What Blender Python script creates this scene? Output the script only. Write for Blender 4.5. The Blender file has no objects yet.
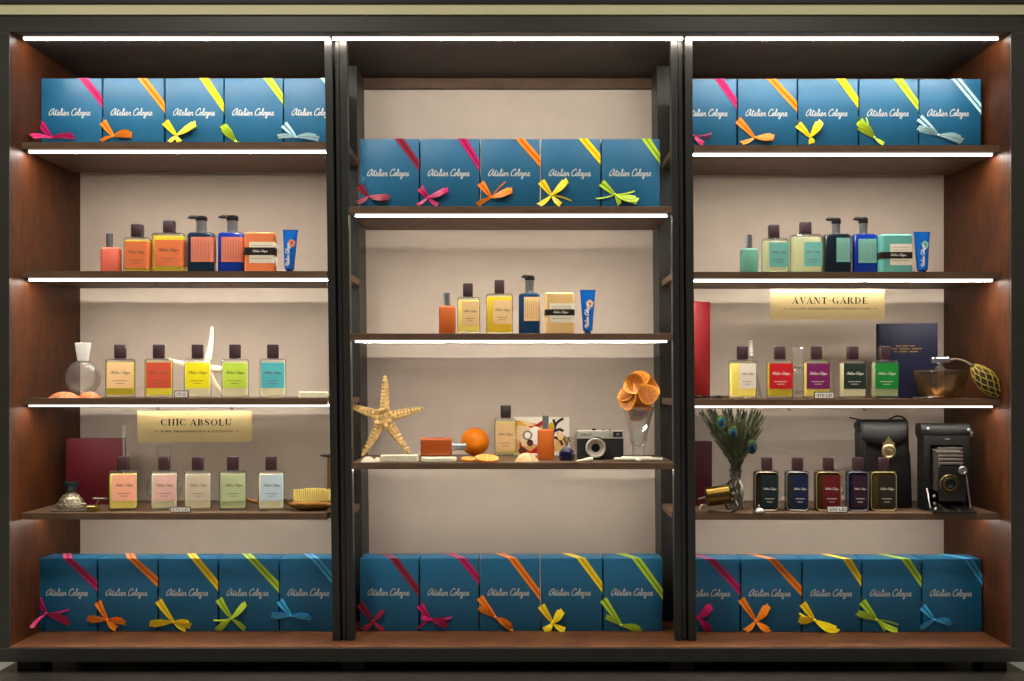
import bpy, bmesh, math, random
from mathutils import Vector, Matrix
from math import sin, cos, pi, radians
random.seed(7)
C = bpy.context.scene.collection
S = bpy.context.scene

# ------------------------------------------------------------------ camera, light, exposure
U = 0.0024            # metres that one reference unit covers at the cabinet's front
F = 1058.0            # camera distance in the same units
D = F * U             # 2.54 m from the cabinet
EZ = 302 * U          # eye height above the shop floor
VX, VY = 523.0, 382.0

cam = bpy.data.objects.new('camera', bpy.data.cameras.new('camera'))
C.objects.link(cam)
cam.location = (0, -D, EZ)
cam.rotation_euler = (radians(90), 0, 0)
cam.data.sensor_width = 36
cam.data.lens = 36 * F / 1024
cam.data.shift_x = (512 - VX) / 1024
cam.data.shift_y = (VY - 340.5) / 1024
cam.data.clip_start = 0.05
S.camera = cam

LED_POWER = 152.0
LED_COL = (1.0, 0.915, 0.81)
w = bpy.data.worlds.new('world'); S.world = w; w.use_nodes = True
w.node_tree.nodes['Background'].inputs[0].default_value = (1.0, 0.93, 0.84, 1)
w.node_tree.nodes['Background'].inputs[1].default_value = 0.11

def ceiling_or_fill_lamp(name, loc, size, energy, col):
    l = bpy.data.lights.new(name, 'AREA'); l.shape = 'DISK'; l.size = size; l.energy = energy; l.color = col
    o = bpy.data.objects.new(name, l); C.objects.link(o); o.location = loc
    return o
ceiling_or_fill_lamp('ceiling_or_fill_lamp', (-.9, -1.15, 2.45), 0.3, 27, (1.0, .95, .84))
ceiling_or_fill_lamp('ceiling_or_fill_lamp', (.8, -1.15, 2.45), 0.3, 21, (1.0, .95, .84))
ceiling_or_fill_lamp('ceiling_or_fill_lamp', (-2.0, -.1, 2.45), 0.3, 22, (1.0, .97, .92))  # added fill lamp that brightens the floor left of the cabinet, no known fixture
ceiling_or_fill_lamp('ceiling_or_fill_lamp', (1.95, -.1, 2.45), 0.3, 16, (1.0, .97, .92))  # matching invented fill on the right, lighting the floor past the platform

S.view_settings.view_transform = 'Standard'
S.view_settings.look = 'None'
S.view_settings.exposure = 0.0
S.view_settings.gamma = 1.0
S.view_settings.use_curve_mapping = False

# ------------------------------------------------------------------ materials
def lin(c):
    return tuple(((x/255)/12.92 if x/255 <= .04045 else ((x/255+.055)/1.055)**2.4) for x in c)
_m = {}
def mat(name, rgb, rough=.5, metal=0., spec=.32, var=.0, scale=60., stretch=(1, 1, 1), bump=0., coat=0., sheen=0., trans=0.):
    """A node material: one base colour broken up by noise; rgb is sRGB 0-255."""
    if name in _m: return _m[name]
    m = bpy.data.materials.new(name); m.use_nodes = True
    nt = m.node_tree; b = nt.nodes['Principled BSDF']
    c = lin(rgb)
    b.inputs['Base Color'].default_value = (*c, 1)
    b.inputs['Roughness'].default_value = rough
    b.inputs['Metallic'].default_value = metal
    b.inputs['Specular IOR Level'].default_value = spec
    b.inputs['Coat Weight'].default_value = coat
    b.inputs['Sheen Weight'].default_value = sheen
    b.inputs['Transmission Weight'].default_value = trans
    if var or bump:
        tc = nt.nodes.new('ShaderNodeTexCoord'); mp = nt.nodes.new('ShaderNodeMapping')
        mp.inputs['Scale'].default_value = stretch
        n = nt.nodes.new('ShaderNodeTexNoise'); n.inputs['Scale'].default_value = scale; n.inputs['Detail'].default_value = 4
        nt.links.new(tc.outputs['Object'], mp.inputs[0]); nt.links.new(mp.outputs[0], n.inputs['Vector'])
        if var:
            r = nt.nodes.new('ShaderNodeValToRGB')
            r.color_ramp.elements[0].position = .3; r.color_ramp.elements[1].position = .7
            r.color_ramp.elements[0].color = (*[x*(1-var) for x in c], 1)
            r.color_ramp.elements[1].color = (*[min(1, x*(1+var)) for x in c], 1)
            nt.links.new(n.outputs['Fac'], r.inputs[0]); nt.links.new(r.outputs[0], b.inputs['Base Color'])
        if bump:
            bp = nt.nodes.new('ShaderNodeBump'); bp.inputs['Strength'].default_value = bump; bp.inputs['Distance'].default_value = .001
            nt.links.new(n.outputs['Fac'], bp.inputs['Height']); nt.links.new(bp.outputs[0], b.inputs['Normal'])
    _m[name] = m; return m

def emit(name, col, power):
    m = bpy.data.materials.new(name); m.use_nodes = True
    nt = m.node_tree; nt.nodes.clear()
    e = nt.nodes.new('ShaderNodeEmission'); o = nt.nodes.new('ShaderNodeOutputMaterial')
    e.inputs[0].default_value = (*col, 1); e.inputs[1].default_value = power
    nt.links.new(e.outputs[0], o.inputs[0]); return m

def glass(name, tint=(1, 1, 1), edge=.75, ior=1.45, body=0., rough=.03, cap_=.45):
    """Thin-walled glass: clear face-on, reflective and darker at grazing angles."""
    if name in _m: return _m[name]
    m = bpy.data.materials.new(name); m.use_nodes = True
    nt = m.node_tree; nt.nodes.clear(); N = nt.nodes.new
    lw = N('ShaderNodeLayerWeight'); lw.inputs[0].default_value = .35
    fr = N('ShaderNodeFresnel'); fr.inputs[0].default_value = ior
    mixc = N('ShaderNodeMix'); mixc.data_type = 'RGBA'
    mixc.inputs['A'].default_value = (*tint, 1)
    mixc.inputs['B'].default_value = (*[x*(1-edge) for x in tint], 1)
    pw = N('ShaderNodeMath'); pw.operation = 'POWER'; pw.inputs[1].default_value = 2.2
    nt.links.new(lw.outputs['Facing'], pw.inputs[0]); nt.links.new(pw.outputs[0], mixc.inputs['Factor'])
    t = N('ShaderNodeBsdfTransparent'); g = N('ShaderNodeBsdfGlossy'); g.inputs['Roughness'].default_value = rough
    nt.links.new(mixc.outputs['Result'], t.inputs[0])
    mn = N('ShaderNodeMath'); mn.operation = 'MINIMUM'; mn.inputs[1].default_value = cap_; nt.links.new(fr.outputs[0], mn.inputs[0])
    mx = N('ShaderNodeMixShader'); nt.links.new(mn.outputs[0], mx.inputs[0])
    nt.links.new(t.outputs[0], mx.inputs[1]); nt.links.new(g.outputs[0], mx.inputs[2])
    last = mx
    if body:
        d = N('ShaderNodeBsdfDiffuse'); d.inputs[0].default_value = (*tint, 1)
        m2 = N('ShaderNodeMixShader'); m2.inputs[0].default_value = body
        nt.links.new(mx.outputs[0], m2.inputs[1]); nt.links.new(d.outputs[0], m2.inputs[2]); last = m2
    o = N('ShaderNodeOutputMaterial'); nt.links.new(last.outputs[0], o.inputs[0])
    _m[name] = m; return m

def liquid(name, rgb, dens=.5):
    if name in _m: return _m[name]
    m = bpy.data.materials.new(name); m.use_nodes = True
    nt = m.node_tree; nt.nodes.clear(); N = nt.nodes.new
    c = lin(rgb)
    t = N('ShaderNodeBsdfTransparent'); t.inputs[0].default_value = (*[max(x, .02)**.15 for x in c], 1)
    a = N('ShaderNodeBsdfDiffuse'); a.inputs[0].default_value = (*c, 1)
    b = N('ShaderNodeBsdfTranslucent'); b.inputs[0].default_value = (*c, 1)
    ab = N('ShaderNodeAddShader'); nt.links.new(a.outputs[0], ab.inputs[0]); nt.links.new(b.outputs[0], ab.inputs[1])
    mx = N('ShaderNodeMixShader'); mx.inputs[0].default_value = dens
    nt.links.new(t.outputs[0], mx.inputs[1]); nt.links.new(ab.outputs[0], mx.inputs[2])
    o = N('ShaderNodeOutputMaterial'); nt.links.new(mx.outputs[0], o.inputs[0])
    _m[name] = m; return m

def wood(name, dark, light, axis='Z', rough=.38, scale=7):
    m = bpy.data.materials.new(name); m.use_nodes = True
    nt = m.node_tree; b = nt.nodes['Principled BSDF']; N = nt.nodes.new
    tc = N('ShaderNodeTexCoord'); mp = N('ShaderNodeMapping')
    mp.inputs['Scale'].default_value = {'Z': (14, 14, 1.6), 'X': (1.6, 14, 14)}[axis]
    n = N('ShaderNodeTexNoise'); n.inputs['Scale'].default_value = scale; n.inputs['Detail'].default_value = 8; n.inputs['Distortion'].default_value = .6
    n2 = N('ShaderNodeTexNoise'); n2.inputs['Scale'].default_value = 9; n2.inputs['Detail'].default_value = 5; n2.inputs['Distortion'].default_value = 1.2
    r = N('ShaderNodeValToRGB'); r.color_ramp.elements[0].position = .3; r.color_ramp.elements[1].position = .75
    r.color_ramp.elements[0].color = (*lin(dark), 1); r.color_ramp.elements[1].color = (*lin(light), 1)
    ad = N('ShaderNodeMath'); ad.operation = 'MULTIPLY_ADD'; ad.inputs[1].default_value = .55
    ml = N('ShaderNodeMath'); ml.operation = 'MULTIPLY'; ml.inputs[1].default_value = .45
    L = nt.links.new
    L(tc.outputs['Object'], mp.inputs[0]); L(mp.outputs[0], n.inputs['Vector']); L(tc.outputs['Object'], n2.inputs['Vector'])
    L(n2.outputs['Fac'], ml.inputs[0]); L(n.outputs['Fac'], ad.inputs[0]); L(ml.outputs[0], ad.inputs[2])
    L(ad.outputs[0], r.inputs[0]); L(r.outputs[0], b.inputs['Base Color'])
    b.inputs['Roughness'].default_value = rough; b.inputs['Specular IOR Level'].default_value = .22
    bp = N('ShaderNodeBump'); bp.inputs['Strength'].default_value = .12; bp.inputs['Distance'].default_value = .001
    L(n.outputs['Fac'], bp.inputs['Height']); L(bp.outputs[0], b.inputs['Normal'])
    return m

M_WOOD = wood('walnut_veneer', (36, 17, 7), (92, 48, 20), rough=.5)
M_FLOORWOOD = wood('walnut_base', (66, 38, 20), (116, 72, 42), 'X', .5)
M_SHELF = wood('shelf_laminate', (80, 60, 46), (112, 87, 67), 'X', .5)
M_FRAME = mat('dark_frame_paint', (50, 49, 43), .42, var=.08, scale=30)
M_POST = mat('dark_post_paint', (38, 37, 34), .4, var=.12, scale=40, stretch=(6, 6, .4))
M_BACK = mat('beige_back_panel', (210, 196, 181), .75, var=.03, scale=14)
M_LED = emit('led_light', LED_COL, LED_POWER)
M_LEDF = emit('led_diffuser_face', LED_COL, 1.7)
M_LEDB = emit('led_back_glow', LED_COL, LED_POWER*.17)
M_LEDM = emit('led_light_soft', LED_COL, LED_POWER*.66); M_LEDMB = emit('led_back_soft', LED_COL, LED_POWER*.12)
M_LEDT = emit('led_light_top', LED_COL, LED_POWER*.56)
M_LEDW = emit('led_light_dimmed', LED_COL, LED_POWER*.3)
M_ALU = mat('dark_aluminium', (70, 66, 62), .4, .6)
M_TEAL = mat('teal_paper', (18, 94, 132), .45, spec=.5, var=.05, scale=500, bump=.15)
M_FOIL = mat('silver_lettering', (206, 210, 208), .5, .1)
M_CAP = mat('plum_leather_cap', (40, 14, 20), .4, spec=.5, var=.15, scale=300)
M_CHROME = mat('brushed_chrome', (158, 160, 164), .3, .9)
M_STEEL = mat('steel', (160, 158, 152), .35, 1.)
M_BLACK = mat('black_plastic', (26, 24, 24), .35)
M_GLASS = glass('clear_glass', (.985, .985, .98), .22, body=.03, cap_=.3)
M_GLASSB = glass('bottle_glass', (.99, .99, .97), .85, body=.02, cap_=.6)
M_CREAM = mat('cream_label', (238, 226, 204), .6)

# ------------------------------------------------------------------ mesh helpers (all in units; scaled to metres when built)
def new(name, bm, mats, parent=None, loc=None, sharp=35, flat=False):
    me = bpy.data.meshes.new(name)
    bm.normal_update(); bm.to_mesh(me); bm.free()
    if not isinstance(mats, (list, tuple)): mats = [mats]
    for m in mats: me.materials.append(m)
    if not flat:
        me.polygons.foreach_set('use_smooth', [True]*len(me.polygons))
        me.set_sharp_from_angle(angle=radians(sharp))
    o = bpy.data.objects.new(name, me); C.objects.link(o)
    if parent: o.parent = parent
    if loc is not None: o.location = loc
    return o

def thing(name, label, cat, loc=(0, 0, 0), rz=0, group=None, s=1.0, rx=0, ry=0):
    o = bpy.data.objects.new(name, None); C.objects.link(o)
    o.location = loc; o.rotation_euler = (rx, ry, rz); o.scale = (s, s, s)
    o.empty_display_size = .01
    o['label'] = label; o['category'] = cat
    if group: o['group'] = group
    return o

def box(bm, x0, x1, y0, y1, z0, z1, mi=0, bev=0, dx=0):
    """dx: how far the bottom is shifted sideways against the top."""
    P = [(x0+dx, y0, z0), (x1+dx, y0, z0), (x1+dx, y1, z0), (x0+dx, y1, z0), (x0, y0, z1), (x1, y0, z1), (x1, y1, z1), (x0, y1, z1)]
    v = [bm.verts.new(p) for p in P]
    fs = [bm.faces.new([v[i] for i in f]) for f in ((0, 3, 2, 1), (4, 5, 6, 7), (0, 1, 5, 4), (1, 2, 6, 5), (2, 3, 7, 6), (3, 0, 4, 7))]
    for f in fs: f.material_index = mi
    if bev:
        es = list({e for f in fs for e in f.edges})
        r = bmesh.ops.bevel(bm, geom=es, offset=bev, segments=2, affect='EDGES', profile=.5)
        for f in r['faces']: f.material_index = mi
    return v

def rrect(w, d, r, n=4):
    r = max(1e-4, min(r, w/2-1e-4, d/2-1e-4)); out = []
    for cx, cy, a0 in ((w/2-r, -d/2+r, -90), (w/2-r, d/2-r, 0), (-w/2+r, d/2-r, 90), (-w/2+r, -d/2+r, 180)):
        for i in range(n+1):
            a = radians(a0 + 90*i/n); out.append((cx+r*cos(a), cy+r*sin(a)))
    return out

def loft(bm, rings, mi=0, cap0=True, cap1=True, closed=True):
    R = [[bm.verts.new(p) for p in ring] for ring in rings]
    n = len(R[0]); fs = []
    for a, b in zip(R, R[1:]):
        for i in range(n if closed else n-1):
            j = (i+1) % n
            fs.append(bm.faces.new((a[i], a[j], b[j], b[i])))
    if cap0: fs.append(bm.faces.new(list(reversed(R[0]))))
    if cap1: fs.append(bm.faces.new(R[-1]))
    for f in fs: f.material_index = mi
    return fs

def rloft(bm, w, d, r, rings, mi=0, cx=0, cy=0, n=4):
    """rounded-rectangle column; rings = [(z, inset)]"""
    return loft(bm, [[(cx+x, cy+y, z) for x, y in rrect(w-2*i, d-2*i, r-i*.5, n)] for z, i in rings], mi)

def lathe(bm, prof, n=32, mi=0, cx=0, cy=0, cz=0, axis='Z', cap=False, sx=1, sy=1):
    rings = []
    for r, z in prof:
        ring = []
        for i in range(n):
            a = 2*pi*i/n
            x, y = r*cos(a)*sx, r*sin(a)*sy
            p = {'Z': (x, y, z), 'Y': (x, -z, y), 'X': (z, x, y)}[axis]
            ring.append((cx+p[0], cy+p[1], cz+p[2]))
        rings.append(ring)
    return loft(bm, rings, mi, cap, cap)

def tube(bm, pts, rad, n=8, mi=0, flat=1.0):
    pts = [Vector(p) for p in pts]; rings = []
    up = Vector((0, 0, 1)); prev = None
    for i, p in enumerate(pts):
        t = (pts[min(i+1, len(pts)-1)] - pts[max(i-1, 0)]).normalized()
        if prev is None:
            a = t.cross(up) if abs(t.dot(up)) < .95 else t.cross(Vector((0, 1, 0)))
        else: a = prev - t*prev.dot(t)
        a.normalize(); b = t.cross(a); prev = a
        r = rad[i] if isinstance(rad, (list, tuple)) else rad
        rings.append([p + a*r*cos(2*pi*k/n) + b*r*flat*sin(2*pi*k/n) for k in range(n)])
    return loft(bm, rings, mi)

def ball(bm, c, r, mi=0, seg=20, ring=12, sc=(1, 1, 1)):
    prof = [(max(1e-3, sin(pi*i/ring)), -cos(pi*i/ring)) for i in range(ring+1)]
    rings = [[(c[0]+r*sc[0]*q*cos(2*pi*k/seg), c[1]+r*sc[1]*q*sin(2*pi*k/seg), c[2]+r*sc[2]*z) for k in range(seg)] for q, z in prof]
    return loft(bm, rings, mi)

def spline(pts, m=4):
    P = [Vector(p) for p in pts]
    if len(P) < 3: return P
    out = []
    for i in range(len(P)-1):
        p0, p1, p2, p3 = P[max(i-1, 0)], P[i], P[i+1], P[min(i+2, len(P)-1)]
        for k in range(m):
            t = k/m
            out.append(.5*((2*p1)+(p2-p0)*t+(2*p0-5*p1+4*p2-p3)*t*t+(3*p1-p0-3*p2+p3)*t**3))
    out.append(P[-1]); return out

def pen(bm, pts, wd, y=0, mi=0, m=3, slant=0, sc=1, ox=0, oz=0):
    """one flat pen stroke in the XZ plane"""
    Q = spline([(a+b*slant, 0, b) for a, b in pts], m); L = []
    for i, p in enumerate(Q):
        t = Q[min(i+1, len(Q)-1)]-Q[max(i-1, 0)]
        if t.length < 1e-6: t = Vector((1, 0, 0))
        t.normalize(); nrm = Vector((-t.z, 0, t.x))
        ww = wd if not callable(wd) else wd(i/(len(Q)-1))
        L.append([(ox+(p.x+sg*nrm.x*ww/2)*sc, y, oz+(p.z+sg*nrm.z*ww/2)*sc) for sg in (-1, 1)])
    for a, b in zip(L, L[1:]):
        f = bm.faces.new([bm.verts.new(q) for q in (a[0], b[0], b[1], a[1])]); f.material_index = mi
        f.normal_update()
        if f.normal.y > 0: f.normal_flip()

def quad(bm, pts, mi=0):
    f = bm.faces.new([bm.verts.new(p) for p in pts]); f.material_index = mi
    f.normal_update()
    if f.normal.y > 1e-6: f.normal_flip()
    return f

SCRIPT = {
 'A': ([[(1.25, 1.9), (.75, 1.75), (.15, .9), (.15, .2), (.5, .05), (1, .7), (1.3, 1.9), (1.25, .9), (1.35, .08), (1.65, .3)]], 1.65),
 't': ([[(0, .3), (.35, 1.7), (.25, .9), (.27, .2), (.45, 0), (.75, .3)], [(-.05, 1.25), (.8, 1.35)]], .75),
 'e': ([[(0, .3), (.4, .55), (.45, .85), (.25, .95), (.08, .55), (.2, .08), (.5, .03), (.75, .3)]], .75),
 'l': ([[(0, .3), (.4, 1.3), (.38, 1.9), (.22, 1.8), (.15, .5), (.28, .02), (.55, .3)]], .55),
 'i': ([[(0, .3), (.2, .9), (.15, .2), (.3, 0), (.5, .3)], [(.27, 1.35), (.36, 1.45)]], .5),
 'r': ([[(0, .3), (.2, .95), (.3, .8), (.5, .85), (.45, .3), (.55, .02), (.8, .15)]], .85),
 'C': ([[(1.2, 1.45), (1.1, 1.85), (.8, 1.9), (.25, 1.3), (.1, .5), (.4, .02), (.9, .15), (1.15, .4)]], 1.15),
 'o': ([[(.5, .9), (.2, .85), (.05, .35), (.25, .02), (.5, .3), (.45, .85), (.75, .75)]], .7),
 'g': ([[(.5, .85), (.2, .85), (.05, .4), (.25, .05), (.5, .6), (.52, .9), (.45, -.4), (.25, -.8), (.05, -.5), (.3, -.05), (.75, .3)]], .72),
 'n': ([[(0, .35), (.16, .92), (.12, 0)], [(.13, .4), (.36, .95), (.54, .8), (.52, .15), (.66, 0), (.88, .3)]], .88),
 ' ': ([], .45)}
def wordmark(bm, x0, z0, width, y, mi=0, wd=.22, m=3):
    txt = 'Atelier Cologne'
    tot = sum(SCRIPT[c][1] for c in txt); sc = width/tot; x = 0
    for c in txt:
        for st in SCRIPT[c][0]: pen(bm, [(a+x, b) for a, b in st], wd, y, mi, m, .18, sc, x0, z0)
        x += SCRIPT[c][1]

def type_text(bm, body, x0, z0, width, y, mi=0, height=None):
    """built-in font, fitted to a width (and height)"""
    cu = bpy.data.curves.new('t', 'FONT'); cu.body = body; cu.resolution_u = 2; cu.size = 1
    o = bpy.data.objects.new('t', cu); C.objects.link(o)
    dg = bpy.context.evaluated_depsgraph_get(); me = o.evaluated_get(dg).to_mesh()
    xs = [v.co.x for v in me.vertices]; zs = [v.co.y for v in me.vertices]
    sx = width/(max(xs)-min(xs)); sz = height/(max(zs)-min(zs)) if height else sx
    mx, mz = min(xs), min(zs)
    V = [bm.verts.new((x0+(v.co.x-mx)*sx, y, z0+(v.co.y-mz)*sz)) for v in me.vertices]
    for p in me.polygons:
        try: f = bm.faces.new([V[i] for i in p.vertices])
        except ValueError: continue
        f.material_index = mi; f.normal_update()
        if f.normal.y > 0: f.normal_flip()
    o.evaluated_get(dg).to_mesh_clear()
    bpy.data.objects.remove(o); bpy.data.curves.remove(cu)

# ------------------------------------------------------------------ placing
def X(px, k): return (px-VX)*U/k
def Y(k): return D*(1/k-1)
def Zu(z): return EZ + z*U               # height of a unit level above the eye line
K0 = .977                                # shelf fronts
def level(py): return (VY-py)/K0         # unit level of a shelf whose front top edge shows at py
LV = {'L1': level(142), 'L2': level(271), 'L4': level(398.3), 'L5': level(513.3),
      'M1': level(206.3), 'M2': level(333.4), 'M5': level(462.8),
      'R1': level(145), 'R2': level(271.8), 'R4': level(399.2), 'R5': level(513.5), 'B': -265.0}
def at(px, sh, k, lift=.0003): return (X(px, k), Y(k), Zu(LV[sh])+lift)

# ------------------------------------------------------------------ the setting
def struct(name, bm, m, flat=True):
    o = new(name, bm, m, flat=flat); o['kind'] = 'structure'; return o
M_FLOOR = mat('pale_stone_floor', (188, 184, 178), .5, var=.06, scale=6)
M_WALL = mat('olive_beige_wall', (190, 186, 150), .8, var=.03, scale=5)
M_DARK = mat('dark_bulkhead_paint', (20, 19, 17), .6, var=.1, scale=10)
bm = bmesh.new(); box(bm, -3, 3, -3.6, .62, -.05, 0); struct('floor', bm, M_FLOOR)
bm = bmesh.new(); box(bm, -3, 3, .5, .62, 0, 2.6); struct('wall_back', bm, M_WALL)
bm = bmesh.new(); box(bm, -3, 3, -3.6, .62, 2.6, 2.66); struct('ceiling', bm, mat('ceiling_paint', (150, 146, 136), .8, var=.03, scale=5))

# ------------------------------------------------------------------ the cabinet
cab = thing('display_cabinet', 'large dark walnut display cabinet with three bays of lit shelves', 'cabinet', (0, 0, 0))
def part(name, boxes, m, parent=cab, bev=0.0, flat=True):
    bm = bmesh.new()
    for b in boxes:
        x0, x1, y0, y1, z0, z1 = b[:6]; dx = b[6] if len(b) > 6 else 0
        box(bm, x0*U, x1*U, y0*U, y1*U, Zu(z0), Zu(z1), 0, bev*U, dx*U)
    return new(name, bm, m, parent, flat=flat)
XL, XR, YB = -513.5, 488.0, 169.0
part('top_rail', [(-548, 522, 0, 9, 350, 367)], M_FRAME, bev=.6)
part('cornice', [(-548, 522, -4, 10, 377.2, 400)], M_DARK, bev=.6)
part('cornice_band', [(-546, 520, -2, 10, 367, 377.2)], mat('olive_cream_paint', (188, 182, 146), .7, var=.04, scale=6))
part('stile', [(-548, XL, 0, 3, -279, 350)], M_FRAME, bev=.6)
part('stile', [(XR, 522, 0, 3, -279, 350)], M_FRAME, bev=.6)
part('side_panel', [(XL-10, XL, 3, YB+6, -279, 400)], M_WOOD)
part('side_panel', [(XR, XR+10, 3, YB+6, -279, 400)], M_WOOD)
part('back_panel', [(XL, XR, YB, YB+6, -265, 351)], M_BACK)
part('soffit', [(XL, XR, 9, YB+6, 351, 362)], wood('soffit_laminate', (52, 42, 36), (70, 57, 48), 'X', .6))
part('batten', [(XL, XR, YB-5, YB, 339, 351)], M_SHELF)
part('bottom_board', [(XL, XR, .5, YB+6, -278, -265)], M_FLOORWOOD)
part('plinth_rail', [(-548, 522, -2, .5, -279.5, -265.6)], M_FRAME, bev=.4)
for x0 in (-508, -183, 148, 462):
    part('foot', [(x0, x0+24, 4, 30, -290, -279)], M_BLACK, bev=.5)
    part('foot', [(x0, x0+24, 140, 166, -290, -279)], M_BLACK, bev=.5)
# posts between the bays lean a little, as they do in the shop
def px(p, k=K0): return (p-VX)/k
def post(px0, px1, ya, yb, lean, y_hi=43, y_lo=641):
    part('divider_post', [(px(px0), px(px1), ya, yb, -265, 351, lean)], M_POST, bev=.4)
post(324.3, 331.8, 25, 37, 8.5); post(334.2, 338.4, 28, 37, 8); post(339.2, 346.3, 25, 37, 8)
post(670.8, 677.5, 25, 37, 4.4); post(678.3, 682.6, 28, 37, 4.2); post(684.8, 692.4, 25, 37, 4)
post(325, 346, 33.5, 36.5, 8.3); post(671.5, 692, 33.5, 36.5, 4.2)      # solid web between the post members
for x0, x1, ln in ((-203, -184.5, 6.8), (148.8, 170, 5.4)):
    part('rear_post', [(x0, x1, 116, YB, -265, 351, ln)], M_POST)

def led(x0, x1, y0, z1, parent, m=None, soft=False):
    o = part('led_strip', [(x0, x1, y0, y0+4, z1-2.3, z1)], m or (M_LEDM if soft else M_LED), parent)
    o.data.materials.append(m if m is M_LEDW else M_LEDF)
    o.data.materials.append((M_LEDMB if soft else M_LEDB) if m is None else m)
    for p in o.data.polygons:
        if p.normal.y > .5: p.material_index = 2
        if p.normal.y < -.5 or abs(p.normal.x) > .5: p.material_index = 1      # the front diffuser face glows softly
    if parent is not cab: part('light_channel', [(x0, x1, y0+4.1, y0+5.0, z1-.7, z1)], M_ALU, parent)
for key, x0, x1, lx0, lx1 in (
    ('L1', XL, -181, -509.5, -199.5), ('L2', XL, -181, -509.5, -199.5), ('L4', XL, -181, -509.5, -199.5), ('L5', XL, -181, -509.5, -199.5),
    ('M1', -178.5, 153, -173, 148.5), ('M2', -178, 153.5, -173, 148.5), ('M5', -176, 155.5, -171, 150),
    ('R1', 154, XR, 175, 484), ('R2', 154, XR, 175, 484), ('R4', 154, XR, 175, 484), ('R5', 154, XR, 175, 484)):
    z = LV[key]; SHB = 144 if key[1] == '5' else 149
    if key[0] == 'M': s = part('shelf', [(x0, x1, 25, SHB, z-6.6, z)], M_SHELF, bev=.35)
    elif key[0] == 'L': s = part('shelf', [(x0, -201, 25.5, 114, z-6.6, z), (x0, -205, 114, SHB, z-6.6, z), (-201, x1, 38, 114, z-6.6, z)], M_SHELF)
    else: s = part('shelf', [(175, x1, 25.5, SHB, z-6.6, z), (x0, 175, 38, 114, z-6.6, z)], M_SHELF)
    if key[1] == '5': led(lx0, lx1, 62, z-6.6, s, M_LEDW)      # the lowest strips are dimmed
    else: led(lx0, lx1, 32, z-6.6, s, None, key in ('L4', 'R4', 'M2'))
for a, b in ((-508, -196.5), (-194, 162.5), (165.5, 483)):
    led(a, b, 17, 351, cab, M_LEDT)

# hooks under four shelves
hooks = {}
def hook(pxx, key, k, zt):
    bm = bmesh.new(); x = X(pxx, k); y = Y(k); z1 = Zu(LV[key]-6.6)
    P = [(0, 0, 0), (0, 0, -2.2), (-.9, 0, -3.2), (-1.1, 0, -4.6), (0, 0, -5.8), (1.2, 0, -5.2), (1.4, 0, -4.2)]
    tube(bm, spline([(x+a*U, y+b*U, z1+c*U) for a, b, c in P], 3), .45*U, 6)
    new('hook', bm, mat('dark_wire', (44, 38, 34), .5, .3), cab)
KH = .95
for p in (156.7, 230.5): hook(p, 'L2', KH, 0)
for p in (158, 231.5): hook(p, 'L4', KH, 0)
for p in (790.7, 863.5): hook(p, 'R2', KH, 0)
for p in (789.5, 864.5): hook(p, 'R4', KH, 0)

# dark display platform under the cabinet
bm = bmesh.new(); box(bm, -526*U, 503*U, -150*U, 166*U, 0, Zu(-290), bev=.6*U)
o = new('display_platform', bm, mat('dark_platform_laminate', (38, 34, 31), .35, var=.1, scale=20)); o['label'] = 'low dark platform board carrying the display cabinet'; o['category'] = 'platform'

# ------------------------------------------------------------------ gift boxes
RC = {'magenta': ((196, 8, 100), (134, 6, 68)), 'orange': ((255, 142, 18), (225, 88, 8)), 'yellow': ((255, 226, 12), (236, 168, 4)),
      'lime': ((190, 222, 50), (122, 160, 22)), 'pale blue': ((190, 232, 240), (36, 104, 130)), 'blue': ((70, 186, 238), (22, 116, 176)),
      'maroon': ((142, 18, 50), (88, 10, 34))}
def rib_mats(c):
    a, b = RC[c]
    return [mat('ribbon_'+c, a, .38, sheen=.3, var=.06, scale=200), mat('ribbon_stripe_'+c, b, .38, var=.06, scale=200)]

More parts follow.
